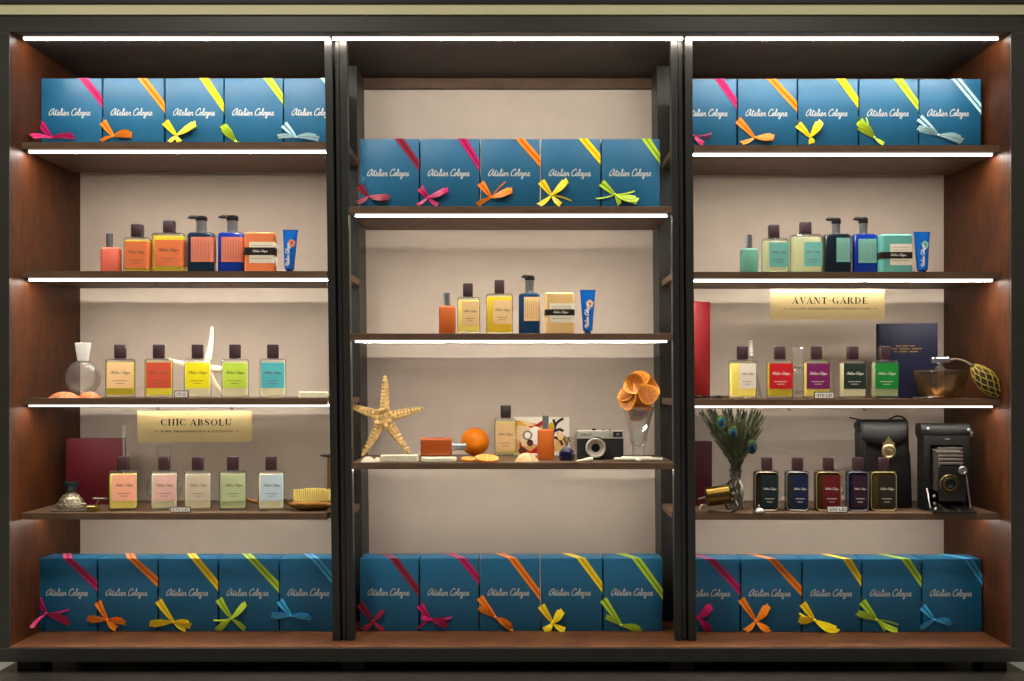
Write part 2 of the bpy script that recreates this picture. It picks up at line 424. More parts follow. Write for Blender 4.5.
def gift_box(key, pl, pr, k, color, xa, yb, start, knot, tails, label, group, ptop=None):
    """pl, pr: outline in the photograph; bow points likewise, turned into places on the box front"""
    s = U/k; W = (pr-pl-1.6); H = 72.6; DP = 30.5
    base = at(pl+.8, key, k)
    t = thing('gift_box', label, 'gift box', base, 0, group, s)
    yz = 382-(LV[key])*k                        # photo row of the box foot
    def P(q, off=0): return ((q[0]-pl-.8), -off, (yz-q[1]))
    bm = bmesh.new(); box(bm, 0, W, 0, DP, 0, H-.0, bev=.5); new('box_body', bm, M_TEAL, t)
    bm = bmesh.new(); wordmark(bm, 7.2, H*.49, min(42, W-9), -.12); new('wordmark', bm, M_FOIL, t, flat=True)
    # ribbon: round the upper right corner and the lower left corner
    xmin = -513.1*U; xmin = (xmin-base[0])/s; st_ = [.38, .62]
    bm = bmesh.new(); hw = 4.6; e = .35
    def band(a0, a1, b0, b1):   # a = one long edge, b = the other
        for u0, u1, mi in ((0, st_[0], 0), (st_[0], st_[1], 1), (st_[1], 1, 0)):
            def L(p, q, t_):
                v = Vector(p).lerp(Vector(q), t_); v.x = max(v.x, xmin); return tuple(v)
            f = bm.faces.new([bm.verts.new(v) for v in (L(a0, b0, u0), L(a1, b1, u0), L(a1, b1, u1), L(a0, b0, u1))]); f.material_index = mi
    band((xa-hw, -e, H+e), (W+e, -e, H-yb-hw*1.15), (xa+hw, -e, H+e), (W+e, -e, H-yb+hw*1.15))
    band((xa-hw-14, DP+e, H+e), (xa-hw, -e, H+e), (xa+hw-14, DP+e, H+e), (xa+hw, -e, H+e))
    band((W+e, -e, H-yb-hw*1.15), (W+e, DP+e, H-yb-22), (W+e, -e, H-yb+hw*1.15), (W+e, DP+e, H-yb-12))
    new('ribbon', bm, rib_mats(color), t); bm = bmesh.new()
    sx, sz = P(start)[0], P(start)[2]; kx, kz = P(knot)[0], P(knot)[2]; kz = max(kz, 2.2)
    band((-e, DP+e, sz+12), (-e, -e, sz-3.6), (-e, DP+e, sz+20), (-e, -e, sz+3.6))
    d = Vector((kx, 0, kz))-Vector((-e, 0, sz)); nn = Vector((-d.z, 0, d.x)).normalized()
    Lp = []
    for i in range(7):
        u = i/6; c = Vector((-e, -e-.9*sin(pi*u), sz))+d*u; ww = 3.2*(1-u)**.6+.8 if u < 1 else .8
        Lp.append((c-nn*ww, c+nn*ww))
    for (a, b), (c, d2) in zip(Lp, Lp[1:]): band(a, c, b, d2)
    new('ribbon', bm, rib_mats(color), t)
    bm = bmesh.new(); st_[:] = [.46, .54]
    for i, q in enumerate(tails):
        ex, ez = P(q)[0], P(q)[2]; wd = q[2]*1.1; fw = 0
        if len(q) > 3:
            fw = q[3]; k2 = D/(Y(k)-fw*s+D); ex = ((q[0]-VX)*U/k2-base[0])/s; ez = (EZ+(VY-q[1])*U/k2-base[2])/s
        ez = max(ez, .8)
        if wd < 2.4: strips = [(0, wd, .6)]
        elif wd < 6: strips = [(0, wd, 1.2)]
        else: strips = [(.5, wd, 1.2), (-.9, wd*.6, 3.4)]
        for side, ww, bul in strips:
            c0 = Vector((kx, -e-1, kz)); c1 = Vector((ex, -e-1-fw, ez)); dd = c1-c0; ln = max(dd.length, .1)
            n2 = Vector((-dd.z, 0, dd.x)).normalized(); Lq = []
            for j in range(11):
                u = j/10
                c = c0+dd*u + n2*(side*.9*sin(pi*u)+.05*ln*sin(pi*u)*(1 if i % 2 else -1))
                c.y -= bul*sin(pi*u*.85)
                hw2 = .6+(ww/2-.6)*min(1, (u/.55))**.8
                tw = Vector((0, .35*hw2*(1 if i % 2 else -1), 0))
                a, b = c-n2*hw2+tw, c+n2*hw2-tw
                if j == 10 and ww > 2.4: b = b-dd.normalized()*min(3, ww*.5)*(1 if side >= 0 else -.6)
                a.y = min(a.y, -e-.1); b.y = min(b.y, -e-.1); a.z = max(a.z, .1); b.z = max(b.z, .1)
                Lq.append((a, b))
            for (a, b), (c, d2) in zip(Lq, Lq[1:]): band(a, c, b, d2)
    ball(bm, (kx, -1.7, kz), 1.5, 0, 10, 6, (1, .7, .95))
    new('bow', bm, rib_mats(color), t, sharp=60)

rows = {
 'LT': ('L1', .940, [40.5, 102.4, 164.8, 224, 283.4, 344], ['magenta', 'orange', 'yellow', 'lime', 'pale blue'], 'upper left shelf'),
 'MT': ('M1', .947, [359, 419.6, 480, 540.6, 601, 660.5], ['maroon', 'magenta', 'orange', 'yellow', 'lime'], 'upper middle shelf'),
 'RT': ('R1', .949, [677.5, 737.3, 797.5, 858.7, 918.8, 981.6], ['magenta', 'orange', 'yellow', 'lime', 'pale blue'], 'upper right shelf'),
 'LB': ('B', .941, [37.8, 97.4, 158, 218.4, 279.3, 339.5], ['magenta', 'orange', 'yellow', 'lime', 'blue'], 'floor of the left bay'),
 'MB': ('B', .940, [359.3, 419.3, 479.3, 540.6, 602.8, 663.2], ['maroon', 'magenta', 'orange', 'yellow', 'lime'], 'floor of the middle bay'),
 'RB': ('B', .943, [680.2, 740.5, 802, 861.6, 921.8, 982.6], ['magenta', 'orange', 'yellow', 'lime', 'blue'], 'floor of the right bay')}
bows = {
 'LT': [((42, 23), (40.5, 124), (52, 138), [(31.5, 137, 5, 26), (76, 137, 5)]),
        ((39, 28.5), (103, 122), (113.8, 136.6), [(101, 142, 3), (132.5, 135, 7)]),
        ((38.5, 28.5), (164.5, 122), (176.5, 135.8), [(195.8, 123.7, 7), (169, 143, 4), (181, 143, 4)]),
        ((43, 20.5), (225.5, 127), (236, 142), [(223, 127, 8), (240, 146, 4)]),
        ((41, 24), (283.7, 124.5), (296, 137.4), [(277.3, 137.4, 4), (319, 139, 6)])],
 'MT': [((39.5, 27), (361, 186), (368.8, 197), [(389, 198, 7), (357, 203.4, 4)]),
        ((42, 27), (420.3, 188), (428, 198), [(447.7, 190, 6), (416.4, 206, 3), (439, 206, 4)]),
        ((39, 23), (480.5, 183), (491.4, 198), [(511.6, 190, 7), (506, 182, 1.2), (476.6, 206, 4)]),
        ((41.5, 20.5), (540.7, 181.5), (551.5, 195.6), [(566.4, 180.7, 6.5), (538, 206, 4.5), (561.5, 206, 5), (571.4, 201.4, 1.3)]),
        ((44, 20), (600.5, 183), (614.6, 194.8), [(634.5, 191.5, 1.4), (596, 199, 1.3), (637, 200.6, 8), (619.6, 206, 4)])],
 'RT': [((40.5, 25), (680, 122), (694, 136.6), [(711.5, 133.6, 1.2), (710.7, 138.5, 1.2), (704, 145, 5)]),
        ((33, 28), (739.5, 120), (754.6, 138), [(772.8, 137.4, 7.5), (740, 144, 4)]),
        ((42.5, 24), (798.5, 124.5), (810, 137.4), [(819.7, 122, 7), (811, 145, 5)]),
        ((38.5, 27), (859, 121), (874, 138), [(858, 124.8, 8), (865.7, 118, 1.5), (884, 145, 4)]),
        ((36.5, 30), (920.5, 118), (938, 135.6), [(917, 129, 5.5), (961, 141.4, 7)])],
 'LB': [((29.5, 27), (38, 599), (46.6, 613.4), [(70, 609, 1.5), (70, 622.5, 7.5), (32, 628, 3.4, 24)]),
        ((34, 23), (98, 602), (107.5, 619.7), [(88.8, 619, 7), (126, 622, 6.5), (118, 629, 5)]),
        ((36.5, 27), (157.8, 600.6), (174, 622), [(151, 624, 7), (191, 625, 8), (187, 630, 3)]),
        ((32.5, 28.5), (219, 599), (231.6, 618.3), [(246, 602.5, 5.5), (246.5, 631, 5), (217.7, 632, 6), (214, 620, 1.4)]),
        ((35, 28), (280, 600.6), (291, 615.5), [(272.5, 615.5, 6.5), (311.4, 617.4, 6.5)])],
 'MB': [((33.5, 33), (359.7, 603.6), (373.4, 620.8), [(383.6, 609, 4.5), (362, 633, 5), (385, 631, 4)]),
        ((41.5, 21), (420.3, 605), (430.5, 619.2), [(452, 617, 1.6), (447, 624.7, 8.5), (418, 628.6, 2.4), (421, 616, 4)]),
        ((32, 37), (480.5, 597.3), (495.3, 617), [(479, 607.5, 6), (511.4, 627.6, 6.5), (513, 631, 2)]),
        ((39.5, 29), (542, 605.6), (552.7, 623), [(561.5, 610, 7), (544, 635.5, 6), (566, 631, 5)]),
        ((32.5, 36), (603.7, 599.5), (621, 625), [(604.6, 616, 5), (641.5, 633.7, 6.5)])],
 'RB': [((29.5, 31), (681, 600), (697.8, 618.4), [(710, 605, 7), (708.7, 631.7, 7)]),
        ((30.5, 32), (742.3, 599), (755.6, 620.8), [(767.3, 605, 6.5), (744, 635, 4.5), (769, 631.7, 6)]),
        ((44, 22), (802.5, 603.6), (814.2, 620), [(798.6, 620, 8), (799, 613, 1.5), (837, 631, 8.5)]),
        ((43, 23), (862.4, 601.5), (876.5, 619.7), [(856.6, 613, 6.5), (898, 624.7, 1.6), (898, 634.7, 5), (885, 631, 3)]),
        ((45.5, 21), (923, 606.5), (933.8, 619.7), [(919.7, 628, 5.5), (950.4, 623, 6.5)])]}
for r, (key, k, xs, cols, where) in rows.items():
    for i in range(5):
        (xa, yb), st, kn, tl = bows[r][i]
        gift_box(key, xs[i], xs[i+1], k, cols[i], xa, yb, st, kn, tl,
                 'teal gift box with %s ribbon on the %s' % (cols[i], where), 'teal gift boxes on the '+where)

# ------------------------------------------------------------------ toiletries
M_WHITE = mat('white_paper', (252, 250, 244), .6)
M_INKD = mat('dark_label_ink', (112, 78, 62), .6)
M_INKL = mat('pale_label_ink', (232, 222, 208), .6)
M_LEI = mat('black_ink', (16, 14, 12), .95, spec=.05)

def back(t, dy):
    f = (D+t.location.y+dy)/(D+t.location.y); t.location.x *= f; t.location.y += dy

def label_face(bm, x0, x1, z0, z1, y, ink=1, lines=True):
    """printing on a label: the small wordmark and the line of type below it"""
    w = x1-x0
    wordmark(bm, x0+w*.12, z0+(z1-z0)*.56, w*.76, y, ink, .19, 2)
    if lines:
        for f, a, b in ((.27, .22, .78), (.17, .34, .66)):
            n = 7; xx = x0+w*a; st = w*(b-a)/n
            for i in range(n):
                quad(bm, [(xx+i*st, y, z0+(z1-z0)*f), (xx+i*st+st*.62, y, z0+(z1-z0)*f), (xx+i*st+st*.62, y, z0+(z1-z0)*f+.75), (xx+i*st, y, z0+(z1-z0)*f+.75)], ink)

def wrapped(bm, w, d, r, x0, z0, z1, side, e=.25, far=.0, mi=0):
    """label sheet on the front that turns the corner (side=+1 right, -1 left, 0 not at all)"""
    pts = []
    if side == 0: pts = [(x0, -d/2), (w/2-1.8, -d/2)]
    else:
        pts = [(x0, -d/2)]
        for i in range(6):
            a = radians(-90+90*i/5); pts.append((w/2-r+r*cos(a), -d/2+r+r*sin(a)))
        pts.append((w/2, d/2-r-far))
    out = []
    for i, (x, y) in enumerate(pts):
        a = Vector(pts[max(i-1, 0)]); b = Vector(pts[min(i+1, len(pts)-1)]); t = (b-a).normalized()
        out.append((x+t.y*e, y-t.x*e))
    if side < 0: out = [(-x, y) for x, y in out]
    for (xa, ya), (xb, yb) in zip(out, out[1:]):
        f = bm.faces.new([bm.verts.new(p) for p in ((xa, ya, z0), (xb, yb, z0), (xb, yb, z1), (xa, ya, z1))]); f.material_index = mi
        if side < 0: f.normal_flip()

def perfume(key, x0, x1, ytop, cap, k, lab, liq, ink, label, group, lz=None, lx=None, side=0, rz=0, cased=None, tall=1, dens=.5):
    """x0,x1 body sides; ytop shoulder row; cap=(x0,x1,y0); lz=(bottom,top) rows of the label"""
    s = U/k; w = x1-x0; ybase = 382-LV[key]*k; h = ybase-ytop; d = w*.56
    rz += {'L4': .85, 'L5': .7, 'R4': .5, 'R5': .3, 'L2': .15, 'R2': .15}.get(key, .5)*math.atan((VX-(x0+x1)/2)/F)
    t = thing('perfume_bottle', label, 'perfume bottle', at((x0+x1)/2, key, k), rz, group, s); back(t, d/2*s)
    r = w*.13
    bm = bmesh.new(); rloft(bm, w, d, r, [(0, .9), (.7, .1), (1.4, 0), (h-2.2, 0), (h-.6, .7), (h, 2.0)])
    if cased:
        new('leather_case', bm, mat('case_'+cased[0], cased[1], .25, .55, var=.35, scale=220, bump=.3), t)
    else:
        new('glass_body', bm, M_GLASSB, t)
        bm = bmesh.new(); rloft(bm, w-2.0, d-2.0, r*.8, [(2.6, .9), (3.2, 0), (h-4, 0), (h-3.2, .5)])
        new('perfume', bm, liquid('liquid_'+liq[0], liq[1], dens), t)
    if cased:
        bm = bmesh.new(); ring = [(x, -d/2-.1, z+h/2) for x, z in rrect(w-1.6, h-1.8, w*.16, 5)]; tube(bm, ring+[ring[0]], .5, 6)
        new('case_rim', bm, mat('rim_'+cased[0], tuple(min(255, c+105) for c in cased[1]), .3, .8), t)
    cw = cap[1]-cap[0]; ch = ytop-cap[2]-.8; cx = (cap[0]+cap[1]-x0-x1)/2
    bm = bmesh.new(); lathe(bm, [(cw*.36, h-.4), (cw*.36, h+1.0)], 20, cx=cx, cap=True); new('collar', bm, M_CHROME, t)
    bm = bmesh.new(); rloft(bm, cw, cw*.95, 1.9, [(h+.8, .3), (h+1.1, 0), (h+ch-.4, 0), (h+ch+.6, .5)], cx=cx); new('cap', bm, M_CAP, t)
    z0, z1 = (ybase-lz[0], ybase-lz[1]) if lz else (h*.24, h*.9)
    bm = bmesh.new()
    a = -w*.44 if lx is None else lx
    if side: wrapped(bm, w, d, r, a, z0, z1, side)
    elif lx is not None:
        y = -d/2-.22
        box(bm, min(lx, w/2-1), w/2-1.0, -d/2-.25, -d/2, z0, z1)
    else: box(bm, a, -a, -d/2-.25, -d/2-.02, z0, z1)
    m = mat('label_'+lab[0], lab[1], .55, var=.03, scale=300)
    if side >= 0: label_face(bm, a, w/2-1.0 if (side or lx is not None) else -a, z0, z1, -d/2-.34, 1)
    else: label_face(bm, -w/2+1, -a, z0, z1, -d/2-.34, 1)
    new('label', bm, [m, ink], t, flat=True)

def travel_spray(key, x0, x1, ytop, cap, k, rgb, label, group=None, loc=None, rot=None):
    s = U/k; w = x1-x0; ybase = 382-LV[key]*k; h = ybase-ytop; d = w*.62
    t = thing('travel_spray', label, 'perfume spray', at((x0+x1)/2, key, k), 0, group, s); back(t, d/2*s)
    if loc: t.location = loc; t.rotation_euler = rot
    bm = bmesh.new(); rloft(bm, w, d, w*.2, [(0, .6), (.6, 0), (h-2.5, 0), (h-.8, .9), (h, 2.2)])
    new('leather_sleeve', bm, mat('sleeve_%d_%d' % (rgb[0], rgb[2]), rgb, .45, var=.08, scale=300, bump=.2), t)
    cw = cap[1]-cap[0]; ch = ytop-cap[2]
    bm = bmesh.new(); lathe(bm, [(cw/2+.6, h-.3), (cw/2+.6, h+.9), (cw/2, h+1), (cw/2, h+ch-.3), (cw/2-.3, h+ch)], 24, cap=True, cx=(cap[0]+cap[1]-x0-x1)/2)
    new('cap', bm, M_CHROME, t)
    return t

def pump(key, x0, x1, ytop, col, head, spoutx, k, body, lab, lx, lz, label, group, side, ink):
    s = U/k; w = x1-x0; ybase = 382-LV[key]*k; h = ybase-ytop; d = w*.62; r = w*.14
    t = thing('pump_bottle', label, 'pump bottle', at((x0+x1)/2, key, k), 0, group, s); back(t, d/2*s)
    bm = bmesh.new(); rloft(bm, w, d, r, [(0, .8), (.8, 0), (h-2.6, 0), (h-.8, .8), (h, 2.4)])
    new('bottle_body', bm, mat('plastic_'+body[0], body[1], .18, coat=.4), t)
    cx = (col[0]+col[1]-x0-x1)/2; cr = (col[1]-col[0])/2; zc = ybase-head[1]
    bm = bmesh.new(); lathe(bm, [(cr, h-.5), (cr, h+1), (cr*.92, h+1.3), (cr*.92, zc)], 24, cx=cx, cap=True); new('collar', bm, M_CHROME, t)
    zh = ybase-head[0]
    bm = bmesh.new(); lathe(bm, [(cr*1.0, zc), (cr*1.08, zc+.8), (cr*1.05, zh-1.2), (cr*.8, zh)], 20, cx=cx, cap=True)
    sx = spoutx-(x0+x1)/2
    tube(bm, spline([(cx, 0, zh-1.6), ((cx+sx)/2, 0, zh-1.0), (sx+.8, 0, zh-1.2), (sx, 0, zh-2.2)], 3), [1.9]*6+[1.2, 1.1, 1.0, .9], 8)
    new('pump_head', bm, M_BLACK, t)
    z0, z1 = ybase-lz[1], ybase-lz[0]
    bm = bmesh.new(); a = lx-(x0+x1)/2
    wrapped(bm, w, d, r, a, z0, z1, side)
    for i in range(7):
        xx = (a+1.5)+i*(w/2-1.5-a-1.5)/7 if side >= 0 else (-w/2+1.5)+i*((-a)+w/2-3)/7
        quad(bm, [(xx, -d/2-.4, z0+2), (xx+.28, -d/2-.4, z0+2), (xx+.28, -d/2-.4, z1-2-(i*5 % 4)), (xx, -d/2-.4, z1-2-(i*5 % 4))], 1)
    new('label', bm, [mat('label_'+lab[0], lab[1], .55, var=.03, scale=300), ink], t, flat=True)

def soap(key, x0, x1, ytop, k, rgb, lx0, lz, bz, label, rz=0):
    s = U/k; w = x1-x0; ybase = 382-LV[key]*k; h = ybase-ytop; d = 15
    t = thing('wrapped_soap', label, 'soap', at((x0+x1)/2, key, k), rz, 'wrapped soap bars with a white label and black band', s)
    bm = bmesh.new(); rloft(bm, w, d, 2.6, [(0, 1.2), (1.2, 0), (h-1.6, 0), (h, 1.4)])
    new('wrapper', bm, mat('wrapper_%d_%d' % (rgb[0], rgb[2]), rgb, .5, var=.06, scale=40, bump=.3), t)
    bm = bmesh.new(); a = lx0-(x0+x1)/2; wrapped(bm, w, d, 2.6, a, ybase-lz[1], ybase-lz[0], 1, .2)
    for f in (.82, .7, .2): quad(bm, [(a+2, -d/2-.3, ybase-lz[1]+(lz[1]-lz[0])*f), (w/2-3, -d/2-.3, ybase-lz[1]+(lz[1]-lz[0])*f), (w/2-3, -d/2-.3, ybase-lz[1]+(lz[1]-lz[0])*f+.5), (a+2, -d/2-.3, ybase-lz[1]+(lz[1]-lz[0])*f+.5)], 1)
    new('label', bm, [M_CREAM, mat('grey_ink', (176, 160, 140), .6)], t, flat=True)
    z0, z1 = ybase-bz[1], ybase-bz[0]
    bm = bmesh.new()
    for wd, dd, rr in ((w+.9, d+.9, 2.8),):
        ring = rrect(wd, dd, rr, 5)
        loft(bm, [[(x, y, z) for x, y in ring] for z in (z0, z1)], 0, False, False)
    wordmark(bm, -w*.22, z0+(z1-z0)*.38, w*.5, -d/2-.55, 1, .24, 2)
    new('paper_band', bm, [mat('black_band', (34, 22, 18), .5), M_INKL], t, flat=True)

def cream_tube(key, x0, x1, xb0, xb1, ytop, k, spot, label):
    s = U/k; w = x1-x0; wb = xb1-xb0; ybase = 382-LV[key]*k; h = ybase-ytop
    t = thing('cream_tube', label, 'cream tube', at((xb0+xb1)/2, key, k), 0, 'blue cream tubes standing on their caps', s)
    bm = bmesh.new(); dx = (x0+x1-xb0-xb1)/2; rings = []
    for i in range(13):
        u = i/12; z = 3.2+(h-3.2)*u; ww = wb+(w-wb)*u; dd = wb*.95*(1-u)**.8+.8
        rings.append([(dx*u+ww/2*cos(2*pi*q/24), dd/2*sin(2*pi*q/24), z) for q in range(24)])
    loft(bm, rings); new('tube_body', bm, mat('tube_blue', (12, 92, 178), .25, coat=.5, var=.05, scale=40), t)
    bm = bmesh.new(); box(bm, dx-w/2, dx+w/2, -.7, .7, h-2.2, h); new('crimp', bm, mat('tube_blue', (0, 0, 0)), t)
    bm = bmesh.new(); lathe(bm, [(wb*.36, 0), (wb*.38, .3), (wb*.34, 3.4)], 20, cap=True); new('cap', bm, mat('tube_cap', (24, 62, 120), .4), t)
    bm = bmesh.new(); cz = h*.68; cx = dx+w*.12
    for rr, mi, n in ((3.9, 0, 14), (1.6, 1, 8)):
        quad(bm, [(cx+rr*(1+.12*sin(5*2*pi*i/n))*cos(2*pi*i/n)*.9, -wb*.27-(.2 if mi else 0)-.6, cz+rr*(1+.12*sin(5*2*pi*i/n))*sin(2*pi*i/n)) for i in range(n)], mi)
    tb = bmesh.new(); wordmark(tb, 0, 0, h*.56, 0, 2, .34, 2)
    for v in tb.verts:
        x, z = v.co.x, v.co.z
        v.co = Vector((dx*.3-z*.95+.6, -wb*.44-.35, 5.0+x))
    me = bpy.data.meshes.new('t'); tb.to_mesh(me); tb.free(); bm.from_mesh(me); bpy.data.meshes.remove(me)
    new('printed_label', bm, [mat('spot_%d' % spot[0], spot, .5), mat('spot_core_%d' % spot[0], tuple(int(c*.6) for c in spot), .5), M_WHITE], t, flat=True)

OR = ('coral_orange', (220, 116, 66)); BE = ('kraft_beige', (226, 190, 134)); MI = ('mint', (108, 178, 168))
YEL = ('yellow', (204, 194, 26)); PALE = ('pale_yellow', (232, 226, 140)); GRN = ('pale_green', (214, 226, 186)); CLR = ('clear', (232, 230, 210))
travel_spray('L2', 101.5, 121, 247, (106.3, 113, 233), .957, (206, 98, 78), 'coral leather covered travel spray with chrome cap on the second left shelf')
perfume('L2', 125, 150.5, 237, (132, 143, 223.5), .96, OR, YEL, M_INKD, 'yellow perfume bottle with orange label beside the coral travel spray', 'perfume bottles with orange labels', lz=(268, 241.5), side=1, lx=-10.5, dens=.6)
perfume('L2', 153.5, 185.5, 232.5, (164, 175, 219.5), .957, OR, YEL, M_INKD, 'large yellow perfume bottle with orange label beside the navy pump bottle', 'perfume bottles with orange labels', lz=(266, 240), side=1, lx=-12, dens=.6)
pump('L2', 188.8, 215, 232, (196, 207), (215, 220), 188, .956, ('navy', (16, 34, 52)), ('salmon', (208, 120, 96)), 193.5, (237, 262), 'dark navy pump bottle with salmon label on the second left shelf', None, 1, M_INKD)
pump('L2', 219.2, 245, 232, (227, 238), (214.5, 220), 219, .954, ('royal_blue', (12, 44, 132)), ('salmon', (208, 120, 96)), 223.5, (237, 262), 'royal blue pump bottle with salmon label beside the orange soap', None, 1, M_INKD)
soap('L2', 246, 275.5, 233, .957, (238, 130, 76), 251, (243, 264), (248.5, 256), 'orange wrapped soap with white label and black band on the second left shelf', .04)
cream_tube('L2', 283, 298, 284.5, 294, 230, .962, (236, 140, 100), 'slim blue cream tube with coral picture on the second left shelf')

travel_spray('M2', 439, 455.5, 305.5, (443.5, 450, 292.5), .962, (168, 78, 16), 'burnt orange travel spray with chrome cap standing on the second middle shelf')
perfume('M2', 457.5, 480, 297, (463, 473, 283), .96, BE, PALE, M_INKD, 'smaller pale yellow perfume bottle with kraft beige label beside the burnt orange spray', 'perfume bottles with beige labels', lz=(325.5, 301.5), lx=-6.8, dens=.6)
perfume('M2', 486, 513, 293.5, (494.5, 504.5, 279.5), .957, BE, ('lemon', (216, 200, 30)), M_INKD, 'larger bright yellow perfume bottle with kraft beige label beside the pump bottle', 'perfume bottles with beige labels', lz=(324, 300.5), lx=-6.5, dens=.7)
pump('M2', 518.5, 540, 293, (525, 534.3), (275, 280), 522, .956, ('steel_navy', (20, 50, 80)), ('kraft_beige', (226, 190, 134)), 524, (297, 321), 'dark blue pump bottle with beige label on the second middle shelf', None, 1, M_INKD)
soap('M2', 545, 574, 293, .958, (226, 186, 122), 549.5, (304, 323), (310, 316), 'beige wrapped soap with white label and black band on the second middle shelf')
cream_tube('M2', 580, 595.5, 583, 592.5, 290, .96, (238, 200, 160), 'slim blue cream tube with beige flower picture on the second middle shelf')

travel_spray('R2', 740, 758, 248, (745.3, 752, 234), .962, (92, 150, 128), 'mint green travel spray with chrome cap on the second right shelf')
perfume('R2', 762, 788, 238, (768.5, 779, 224), .96, MI, GRN, M_INKD, 'smaller pale green perfume bottle with mint label beside the mint travel spray', 'perfume bottles with mint labels', lz=(267, 242.5), lx=-7, dens=.35)
perfume('R2', 790.5, 821, 234, (800, 811, 221), .957, MI, GRN, M_INKD, 'larger pale green perfume bottle with mint label beside the black pump bottle', 'perfume bottles with mint labels', lz=(266.5, 242), lx=-3.5, dens=.35)
pump('R2', 822.5, 849.5, 233.5, (832, 840.5), (217, 223), 826, .956, ('black_navy', (14, 26, 36)), ('pale_mint', (112, 172, 158)), 834, (238, 262), 'black navy pump bottle with mint label on the second right shelf', None, 0, M_INKD)
pump('R2', 851.5, 876, 233.5, (859, 867.5), (216.5, 222.5), 854, .954, ('royal_blue', (12, 44, 132)), ('pale_mint', (112, 172, 158)), 856, (239, 263), 'royal blue pump bottle with mint label beside the mint soap', None, 0, M_INKD)
soap('R2', 879, 910, 235, .957, (96, 172, 160), 887.5, (245, 266), (253, 259.5), 'mint wrapped soap with white label and black band on the second right shelf')
cream_tube('R2', 913.5, 930, 917, 927.5, 232, .962, (150, 206, 186), 'slim blue cream tube with mint flower picture on the second right shelf')

KB = .958
for x0, x1, lab, liq, desc in ((106.5, 134.5, ('pale_peach', (236, 196, 142)), YEL, 'pale peach'), (145.5, 172.5, ('red_orange', (200, 80, 54)), ('lime_yellow', (226, 224, 40)), 'red orange'),
        (184.5, 211, ('bright_yellow', (240, 226, 24)), CLR, 'bright yellow'), (222, 248.5, ('lime', (192, 220, 74)), CLR, 'lime green'), (260, 286, ('turquoise', (84, 184, 192)), CLR, 'turquoise')):
    c = (x0+x1)/2
    perfume('L4', x0, x1, 359, (c-5.8, c+5.6, 344.3), KB, lab, liq, M_INKD, 'glass perfume bottle with %s label on the third left shelf' % desc, 'perfume bottles along the third left shelf', lz=(388.3, 362.5))
for x0, x1, lab, liq, desc in ((110, 137, ('salmon_pink', (240, 168, 140)), PALE, 'salmon pink'), (151.5, 177, ('dusty_pink', (222, 176, 164)), CLR, 'dusty pink'),
        (185, 210.8, ('sage_beige', (198, 184, 158)), CLR, 'sage beige'), (220, 246, ('pale_green', (178, 190, 144)), GRN, 'pale green'), (258.5, 284, ('ice_blue', (186, 206, 216)), CLR, 'ice blue')):
    c = (x0+x1)/2
    perfume('L5', x0, x1, 471.3, (c-5.6, c+5.6, 457), .960, lab, liq, M_INKD, 'glass perfume bottle with %s label on the fourth left shelf' % desc, 'perfume bottles along the fourth left shelf', lz=(501, 475), lx=-9.5)
for x0, x1, lab, liq, ink, desc, lx in ((729, 756, ('ivory', (228, 218, 196)), PALE, M_INKD, 'ivory', -4), (767, 792.5, ('crimson', (190, 18, 24)), YEL, M_INKL, 'crimson red', -11),
        (803.5, 829.5, ('purple', (112, 22, 84)), PALE, M_INKL, 'purple', -10.5), (839.5, 865.5, ('black_green', (28, 44, 34)), CLR, M_INKL, 'black green', -9.5), (871.5, 897.5, ('emerald', (14, 124, 44)), GRN, M_INKL, 'emerald green', -10)):
    c = (x0+x1)/2
    perfume('R4', x0, x1, 360.3, (c-5.6, c+5.4, 346), KB, lab, liq, ink, 'glass perfume bottle with %s label on the third right shelf' % desc, 'perfume bottles along the third right shelf', lz=(389, 363.5), lx=lx, dens=.35)
for x0, x1, lab, cs, desc in ((753.5, 778, ('deep_teal', (6, 28, 32)), ('bronze', (48, 36, 16)), 'deep teal'), (785, 808, ('navy', (9, 24, 58)), ('grey_navy', (52, 52, 46)), 'navy blue'),
        (814.5, 840, ('dark_red', (92, 5, 16)), ('old_gold', (72, 52, 18)), 'dark red'), (846, 867.5, ('violet', (38, 9, 32)), ('blue_black', (28, 28, 48)), 'violet'), (869, 895, ('bark_brown', (34, 24, 13)), ('olive_gold', (78, 66, 24)), 'bark brown')):
    c = (x0+x1)/2+1
    perfume('R5', x0, x1, 471.5, (c-5.2, c+5.2, 457.8), .960, lab, CLR, M_INKL, 'leather cased perfume bottle with %s label on the fourth right shelf' % desc, 'leather cased bottles along the fourth right shelf', lz=(508, 475.5), lx=-5.5, cased=cs)
perfume('M5', 494.5, 516.5, 418.8, (500.5, 511, 405.3), .892, ('kraft_beige', (226, 190, 134)), PALE, M_INKD, 'pale yellow perfume bottle with beige label between the orange and the postcard', None, lz=(451, 423), dens=.55)

def price_tag(key, x0, x1, y0, k, txt, where, rz=0):
    s = U/k; w = x1-x0; yb = 382-LV[key]*k; h = yb-y0
    t = thing('price_tag', 'small white framed price tag ' + where, 'price tag', at((x0+x1)/2, key, k), rz, None, s)
    bm = bmesh.new(); box(bm, -w/2, w/2, 0, 1.6, 0, h, bev=.25); box(bm, -w/2, w/2, 1.6, 5, 0, .6); new('holder', bm, mat('tag_frame', (92, 84, 60), .35, .5), t)
    bm = bmesh.new(); box(bm, -w/2+.8, w/2-.8, -.2, 0, .9, h-.9); new('price_card', bm, M_WHITE, t)
    bm = bmesh.new(); type_text(bm, txt, -w/2+2.4, h*.3, w-4.8, -.3, 0, h*.42); new('lettering', bm, M_LEI, t, flat=True)
price_tag('L4', 174.3, 188.3, 390.6, .968, '170 LEI', 'between the red orange and bright yellow bottles')
price_tag('L5', 170, 190.5, 506.8, .972, '570 LEI', 'in front of the dusty pink bottle')
price_tag('R4', 814.2, 834.3, 391.8, .968, '470 LEI', 'in front of the purple labelled bottle')
